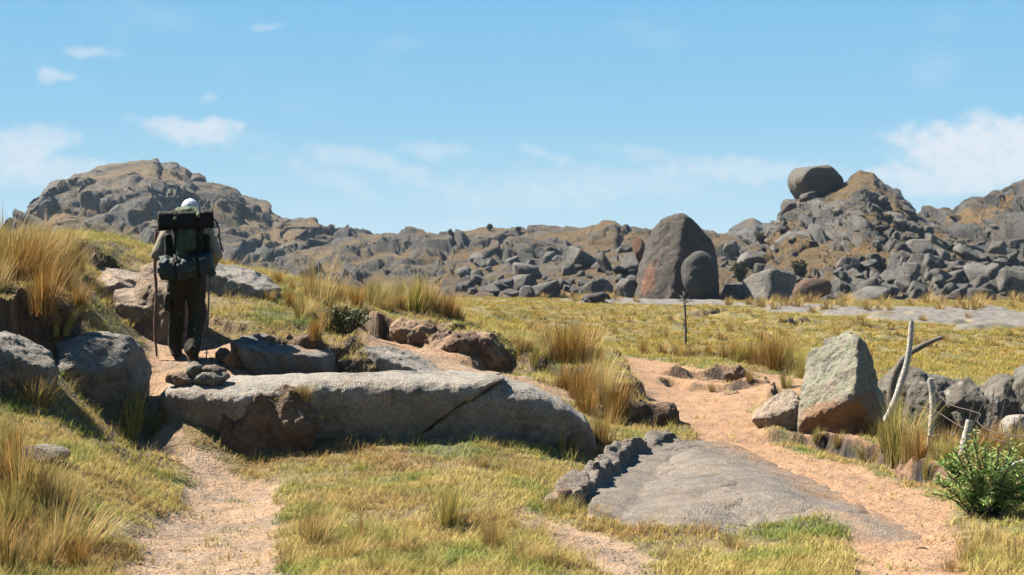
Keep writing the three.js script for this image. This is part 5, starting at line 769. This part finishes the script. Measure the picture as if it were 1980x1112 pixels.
// ---------------------------------------------------------------- the hiker, seen from behind
{
  const gp = at(362, 692, 14.45), gy = groundY(gp.x, 14.45), O = V(gp.x, gy - 0.01, gp.z), TURN = 0.234;
  const mat = (r, g, b, rough = 0.9) => new THREE.MeshPhysicalMaterial({ color: new THREE.Color(r, g, b), roughness: rough, specularIntensity: 0.4, map: clothC, bumpMap: clothH, bumpScale: 0.003 });
  const skin = mat(0.30, 0.15, 0.10, 0.6), shirt = mat(0.20, 0.18, 0.13), trousers = mat(0.030, 0.026, 0.016), boot = mat(0.04, 0.028, 0.02), capM = mat(0.42, 0.44, 0.49), hairM = mat(0.02, 0.015, 0.01);
  const soft = (f, seed, a, s) => (x, y, z) => { const d = f(x, y, z); return Math.abs(d) > 0.06 ? d : d + a * fbm(x / s + seed, y / s * 0.7, z / s, 3); };
  const J = { neck: [0, 1.46, -0.05], head: [0.03, 1.63, -0.10], sl: [-0.20, 1.40, -0.02], sr: [0.20, 1.40, -0.03], el: [-0.30, 1.16, 0.06], er: [0.30, 1.14, 0.06], wl: [-0.335, 1.13, -0.17], wr: [0.245, 0.985, -0.16], hl: [-0.095, 0.92, 0], hr: [0.09, 0.92, 0], kl: [-0.115, 0.52, -0.16], kr: [0.10, 0.48, 0.0], al: [-0.12, 0.17, -0.14], ar: [0.055, 0.13, 0.24] };
  const person = new THREE.Group(); person.position.copy(O); person.rotation.y = TURN;
  // body: head with a face, neck, forearms and hands, hidden torso and legs, one surface
  const bones = [['neck', 'head', 0.055, 0.06], ['sl', 'el', 0.045, 0.04], ['el', 'wl', 0.04, 0.028], ['sr', 'er', 0.045, 0.04], ['er', 'wr', 0.04, 0.028], ['hl', 'kl', 0.065, 0.05], ['kl', 'al', 0.045, 0.035], ['hr', 'kr', 0.065, 0.05], ['kr', 'ar', 0.045, 0.035]];
  const finger = [];
  const hand = (w, s, grip) => { // a fist closed on a shaft that runs up and down
    for (let i = 0; i < 4; i++) { const y = w[1] + 0.030 - i * 0.021, k = [0.95, 1, 0.96, 0.82][i], kn = [w[0] + s * 0.030, y, w[2] - 0.075 * k], m = [w[0] - s * 0.004 * k, y - 0.004, w[2] - 0.112 * k], e = [w[0] - s * 0.036 * k, y - 0.006, w[2] - 0.096 * k], tip = [w[0] - s * 0.034, y - 0.008, w[2] - 0.066 * k]; finger.push([kn, m, 0.0095, 0.009], [m, e, 0.009, 0.0085], [e, tip, 0.0085, 0.0075], [[w[0] + s * 0.012, y - 0.002, w[2] - 0.02], kn, 0.013, 0.0105]); }
    finger.push([[w[0] - s * 0.005, w[1] + 0.028, w[2] - 0.02], [w[0] - s * 0.03, w[1] + 0.045, w[2] - 0.055], 0.013, 0.011], [[w[0] - s * 0.03, w[1] + 0.045, w[2] - 0.055], [w[0] - s * 0.012, w[1] + 0.044, w[2] - 0.088], 0.011, 0.009]);
  };
  hand(J.wl, -1); hand(J.wr, 1);
  const head = (x, y, z) => { const hx = x - J.head[0], hy = y - J.head[1], hz = z - J.head[2]; let d = ell(hx, hy, hz, 0.078, 0.112, 0.096); d = smin(d, ell(hx, hy + 0.055, hz + 0.03, 0.058, 0.062, 0.062), 0.03); d = smin(d, capsule(hx, hy, hz, [0, 0.0, -0.094], [0, -0.03, -0.112], 0.010, 0.015), 0.012); for (const s of [-1, 1]) { d = smin(d, ell(hx - s * 0.08, hy + 0.008, hz - 0.008, 0.011, 0.032, 0.019), 0.008); d = smax(d, -ell(hx - s * 0.031, hy - 0.002, hz + 0.098, 0.016, 0.010, 0.012), 0.008); d = smin(d, ell(hx - s * 0.031, hy - 0.002, hz + 0.083, 0.013, 0.012, 0.012), 0.003); } d = smax(d, -ell(hx, hy + 0.058, hz + 0.095, 0.024, 0.004, 0.008), 0.004); return d; };
  const bodyF = (x, y, z) => { let d = head(x, y, z); for (const [a, b, ra, rb] of bones) d = smin(d, capsule(x, y, z, J[a], J[b], ra, rb), 0.02); d = smin(d, capsule(x, y, z, [0, 0.98, 0], [0, 1.36, -0.03], 0.12, 0.13), 0.04); let h = 9; for (const [a, b, ra, rb] of finger) h = Math.min(h, capsule(x, y, z, a, b, ra, rb)); return smin(d, h, 0.006); };
  const bodyGeo = mergeGeometries([sdfGeo((x, y, z) => smax(smax(bodyF(x, y, z), -(Math.hypot(x - J.wl[0], y - J.wl[1], z - J.wl[2] + 0.06) - 0.095), 0.001), -(Math.hypot(x - J.wr[0], y - J.wr[1], z - J.wr[2] + 0.06) - 0.095), 0.001), [-0.42, 0.05, -0.3], [0.42, 1.8, 0.25], 0.012), sdfGeo(bodyF, [J.wl[0] - 0.09, J.wl[1] - 0.1, J.wl[2] - 0.15], [J.wl[0] + 0.09, J.wl[1] + 0.1, J.wl[2] + 0.045], 0.004), sdfGeo(bodyF, [J.wr[0] - 0.09, J.wr[1] - 0.1, J.wr[2] - 0.15], [J.wr[0] + 0.09, J.wr[1] + 0.1, J.wr[2] + 0.045], 0.004)]);
  part(person, 'body', boxUV(bodyGeo, 4), skin);
  const shirtF = (x, y, z) => { let d = smin(ell(x, y - 1.22, z + 0.01, 0.19, 0.30, 0.13), capsule(x, y, z, [-0.14, 1.40, -0.03], [0.14, 1.40, -0.03], 0.09, 0.09), 0.08); d = smin(d, capsule(x, y, z, J.sl, J.el, 0.072, 0.062), 0.05); d = smin(d, capsule(x, y, z, J.el, [mix(J.el[0], J.wl[0], 0.9), mix(J.el[1], J.wl[1], 0.9), mix(J.el[2], J.wl[2], 0.9)], 0.06, 0.045), 0.03); d = smin(d, capsule(x, y, z, J.sr, J.er, 0.072, 0.062), 0.05); d = smin(d, capsule(x, y, z, J.er, [mix(J.er[0], J.wr[0], 0.9), mix(J.er[1], J.wr[1], 0.9), mix(J.er[2], J.wr[2], 0.9)], 0.06, 0.045), 0.03); return smin(d, capsule(x, y, z, [0, 1.44, -0.05], [0, 1.5, -0.06], 0.075, 0.068), 0.03); };
  part(person, 'shirt', boxUV(sdfGeo(soft(shirtF, 3, 0.014, 0.07), [-0.42, 0.85, -0.3], [0.42, 1.6, 0.25], 0.011), 4), shirt, 'khaki long-sleeved shirt');
  const trF = (x, y, z) => { let d = smin(ell(x, y - 0.93, z, 0.185, 0.15, 0.135), capsule(x, y, z, J.hl, J.kl, 0.108, 0.084), 0.05); d = smin(d, capsule(x, y, z, J.hr, J.kr, 0.108, 0.084), 0.05); d = Math.min(d, smin(d, capsule(x, y, z, J.kl, J.al, 0.084, 0.074), 0.03)); d = Math.min(d, smin(d, capsule(x, y, z, J.kr, J.ar, 0.084, 0.076), 0.03)); d = smin(d, rbox(x + 0.205, y - 0.64, z + 0.02, 0.025, 0.09, 0.07, 0.02), 0.02); return d; };
  part(person, 'trousers', boxUV(sdfGeo(soft(trF, 7, 0.032, 0.085), [-0.34, 0.02, -0.32], [0.32, 1.12, 0.32], 0.011), 4), trousers, 'dark olive cargo trousers');
  for (const [a, lift] of [[J.al, 0.06], [J.ar, 0]]) part(person, 'boot', boxUV(sdfGeo((x, y, z) => { let d = capsule(x, y, z, [a[0], a[1] + 0.02, a[2]], [a[0], lift + 0.05, a[2] - 0.01], 0.062, 0.056); d = smin(d, rbox(x - a[0] - 0.01, y - lift - 0.045, z - a[2] + 0.09, 0.052, 0.045, 0.155, 0.04), 0.03); return smin(d, rbox(x - a[0] - 0.01, y - lift - 0.012, z - a[2] + 0.09, 0.056, 0.014, 0.162, 0.012), 0.006); }, [a[0] - 0.12, -0.03, a[2] - 0.3], [a[0] + 0.12, a[1] + 0.12, a[2] + 0.12], 0.009), 4), boot);
  const cap = part(person, 'cap', boxUV(sdfGeo((x, y, z) => { const hx = x - J.head[0], hy = y - J.head[1] - 0.012, hz = z - J.head[2]; let d = Math.max(ell(hx, hy, hz, 0.096, 0.108, 0.112), -hy + 0.0 - 0.012); d = smin(d, Math.max(ell(hx, hy - 0.015, hz + 0.12, 0.085, 0.012, 0.095), hz + 0.06), 0.012); return smin(d, ell(hx, hy - 0.108, hz, 0.01, 0.006, 0.01), 0.004) + 0.002 * noise(x * 40, y * 40, z * 40); }, [-0.13, 1.6, -0.34], [0.15, 1.8, 0.06], 0.007), 4), capM, 'white cap');
  part(person, 'hair', boxUV(sdfGeo((x, y, z) => { const hx = x - J.head[0], hy = y - J.head[1], hz = z - J.head[2]; return smax(ell(hx, hy + 0.01, hz - 0.012, 0.083, 0.10, 0.092), -hz - 0.005 - hy * 0.2, 0.01) + 0.004 * noise(x * 60, y * 30, z * 60); }, [-0.1, 1.5, -0.2], [0.12, 1.76, 0.04], 0.008), 4), hairM);
  add(person, 'person', 'hiker in a white cap and olive trousers walking away up the trail', 'person');

  // the backpack with its rolls
  const pack = new THREE.Group(); pack.position.copy(O); pack.rotation.y = TURN; pack.scale.x = 0.95;
  const packM = mat(0.006, 0.009, 0.007, 0.8), packG = mat(0.035, 0.055, 0.038, 0.8), hoodM = mat(0.09, 0.115, 0.07, 0.8), matM = mat(0.005, 0.005, 0.006, 0.7), tealM = mat(0.016, 0.034, 0.035, 0.5), strapM = mat(0.003, 0.003, 0.0035, 0.7), greyM = mat(0.12, 0.13, 0.10, 0.8);
  const mainB = part(pack, 'main_bag', boxUV(sdfGeo(soft((x, y, z) => smin(rbox(x, y - 1.27, z - 0.24, 0.175, 0.33, 0.13, 0.09), ell(x, y - 1.52, z - 0.22, 0.17, 0.12, 0.14), 0.05), 4, 0.03, 0.10), [-0.27, 0.85, 0.02], [0.27, 1.75, 0.46], 0.012), 4), packM);
  part(pack, 'front_pocket', boxUV(sdfGeo(soft((x, y, z) => smin(rbox(x + 0.02, y - 1.30, z - 0.375, 0.105, 0.13, 0.06, 0.05), ell(x + 0.06, y - 1.14, z - 0.37, 0.06, 0.07, 0.06), 0.03), 6, 0.05, 0.06), [-0.2, 1.0, 0.24], [0.18, 1.52, 0.54], 0.009), 4), packG);
  part(pack, 'top_hood', boxUV(sdfGeo(soft((x, y, z) => smax(smin(smin(ell(x, y - 1.59, z - 0.28, 0.135, 0.05, 0.17), capsule(x, y, z, [-0.10, 1.60, 0.34], [-0.13, 1.50, 0.50], 0.028, 0.018), 0.03), capsule(x, y, z, [0.10, 1.60, 0.36], [0.12, 1.54, 0.50], 0.026, 0.02), 0.03), -1, 0.01), 8, 0.022, 0.05), [-0.22, 1.4, 0.04], [0.22, 1.72, 0.58], 0.009), 4), hoodM);
  const side = part(pack, 'side_pocket', boxUV(sdfGeo(soft((x, y, z) => Math.min(rbox(x + 0.20, y - 1.22, z - 0.22, 0.045, 0.14, 0.09, 0.04), rbox(x - 0.20, y - 1.22, z - 0.22, 0.045, 0.14, 0.09, 0.04)), 9, 0.02, 0.07), [-0.29, 1.0, 0.08], [0.29, 1.42, 0.36], 0.011), 4), packM);
  const rollGeo = (len, r, seed, amp, s, spiral) => boxUV(sdfGeo((x, y, z) => { const q = Math.hypot(y, z); let d = smax(spiral ? rbox(0, y, z, 1, r * 0.92, r * 0.9, r * 0.62) : q - r, Math.abs(x) - len / 2, 0.02); if (Math.abs(d) < 0.08) d += amp * fbm(x / s + seed, y / s, z / s, 3) + (spiral ? 0.006 * Math.sin(q * 220) * smooth(len / 2 - 0.05, len / 2, Math.abs(x)) : 0); return d; }, [-len / 2 - 0.06, -r - 0.05, -r - 0.05], [len / 2 + 0.06, r + 0.05, r + 0.05], 0.011), 4);
  const mr = part(pack, 'sleeping_mat', rollGeo(0.585, 0.105, 2, 0.012, 0.12, true), matM, 'rolled black sleeping mat'); mr.position.set(-0.015, 1.495, 0.39); mr.rotation.set(0, 0.05, 0.05);
  const tb = part(pack, 'tent_roll', rollGeo(0.56, 0.122, 5, 0.05, 0.09, false), tealM, 'dark teal stuff sack strapped below'); tb.position.set(0.0, 1.01, 0.36); tb.rotation.set(0, -0.06, 0.09);
  const band = (name, roll, cx, r, w) => { const g = new THREE.CylinderGeometry(r, r, w, 28, 1, true); g.rotateZ(Math.PI / 2); const m = part(roll, name, boxUV(g, 4), strapM); m.position.set(cx, 0, 0); m.material.side = THREE.DoubleSide; return m; };
  band('strap', mr, -0.12, 0.116, 0.03); band('strap', mr, 0.13, 0.116, 0.03); band('strap', tb, -0.12, 0.143, 0.028); band('strap', tb, 0.12, 0.143, 0.028);
  const web = (pts, w, m = strapM) => { const c = new THREE.CatmullRomCurve3(pts.map((p) => V(...p))), g = new THREE.TubeGeometry(c, 24, w, 6); return part(pack, 'strap', boxUV(g, 4), m); };
  web([[-0.12, 1.40, 0.46], [-0.13, 1.25, 0.42], [-0.12, 1.13, 0.45]], 0.010); web([[0.13, 1.40, 0.46], [0.14, 1.25, 0.42], [0.12, 1.13, 0.45]], 0.010);
  web([[0.30, 1.50, 0.42], [0.34, 1.40, 0.42], [0.35, 1.28, 0.42], [0.385, 1.17, 0.43]], 0.009); web([[0.05, 1.10, 0.49], [0.10, 1.02, 0.50], [0.02, 0.96, 0.49]], 0.006, greyM); web([[0.10, 1.08, 0.48], [0.2, 1.1, 0.46], [0.27, 1.08, 0.42]], 0.016, greyM);
  for (const s of [-1, 1]) web([[s * 0.10, 1.50, 0.16], [s * 0.13, 1.50, 0.0], [s * 0.135, 1.40, -0.14], [s * 0.14, 1.2, -0.15], [s * 0.17, 1.05, 0.05], [s * 0.16, 1.02, 0.16]], 0.022);
  web([[0.35, 1.30, 0.42], [0.33, 1.34, 0.43], [0.35, 1.37, 0.42]], 0.012, greyM);
  add(pack, 'backpack', 'large dark green backpack with a black mat roll and a teal sack on the hiker', 'backpack');

  const stick = new THREE.Mesh(limb([V(0.01, -1.08, 0.09), V(-0.012, -0.75, 0.06), V(0.004, -0.4, 0.03), V(-0.012, -0.1, 0.0), V(0.004, 0.02, -0.005), V(-0.004, 0.16, -0.01), V(0.006, 0.30, -0.02)], 0.012, 0.018, 40, 0.35, 9), new THREE.MeshStandardMaterial({ color: new THREE.Color(0.17, 0.085, 0.05), map: granC, bumpMap: granH, bumpScale: 0.004, roughness: 0.85 }));
  stick.position.copy(V(J.wl[0] + 0.005, J.wl[1], J.wl[2] - 0.09).applyAxisAngle(V(0, 1, 0), TURN).add(O)); stick.rotation.y = TURN; add(stick, 'walking_stick', 'long crooked wooden stick in the left hand of the hiker', 'stick');
  const pole = new THREE.Group(); const pm = new THREE.MeshStandardMaterial({ color: new THREE.Color(0.015, 0.015, 0.017), roughness: 0.4, metalness: 0.4 });
  const top = V(J.wr[0] - 0.005, J.wr[1] + 0.05, J.wr[2] - 0.09), tip = V(0.20, 0.02, -0.02), dir = tip.clone().sub(top);
  const seg = (a, b, r0, r1) => { const p = top.clone().addScaledVector(dir, a), q = top.clone().addScaledVector(dir, b); return limb([p, p.clone().lerp(q, 0.5), q], r0, r1, 4, 0, 1, 10); };
  part(pole, 'grip', seg(-0.02, 0.13, 0.016, 0.014), strapM); part(pole, 'shaft', seg(0.13, 0.97, 0.0095, 0.007), pm); part(pole, 'tip', seg(0.97, 1.02, 0.006, 0.003), pm);
  const bk = new THREE.CylinderGeometry(0.028, 0.022, 0.008, 18); const basket = part(pole, 'basket', bk, pm); basket.position.copy(top.clone().addScaledVector(dir, 0.93));
  pole.position.copy(O); pole.rotation.y = TURN; add(pole, 'trekking_pole', 'slim black trekking pole in the right hand of the hiker', 'trekking pole');
}

renderer.render(scene, camera);
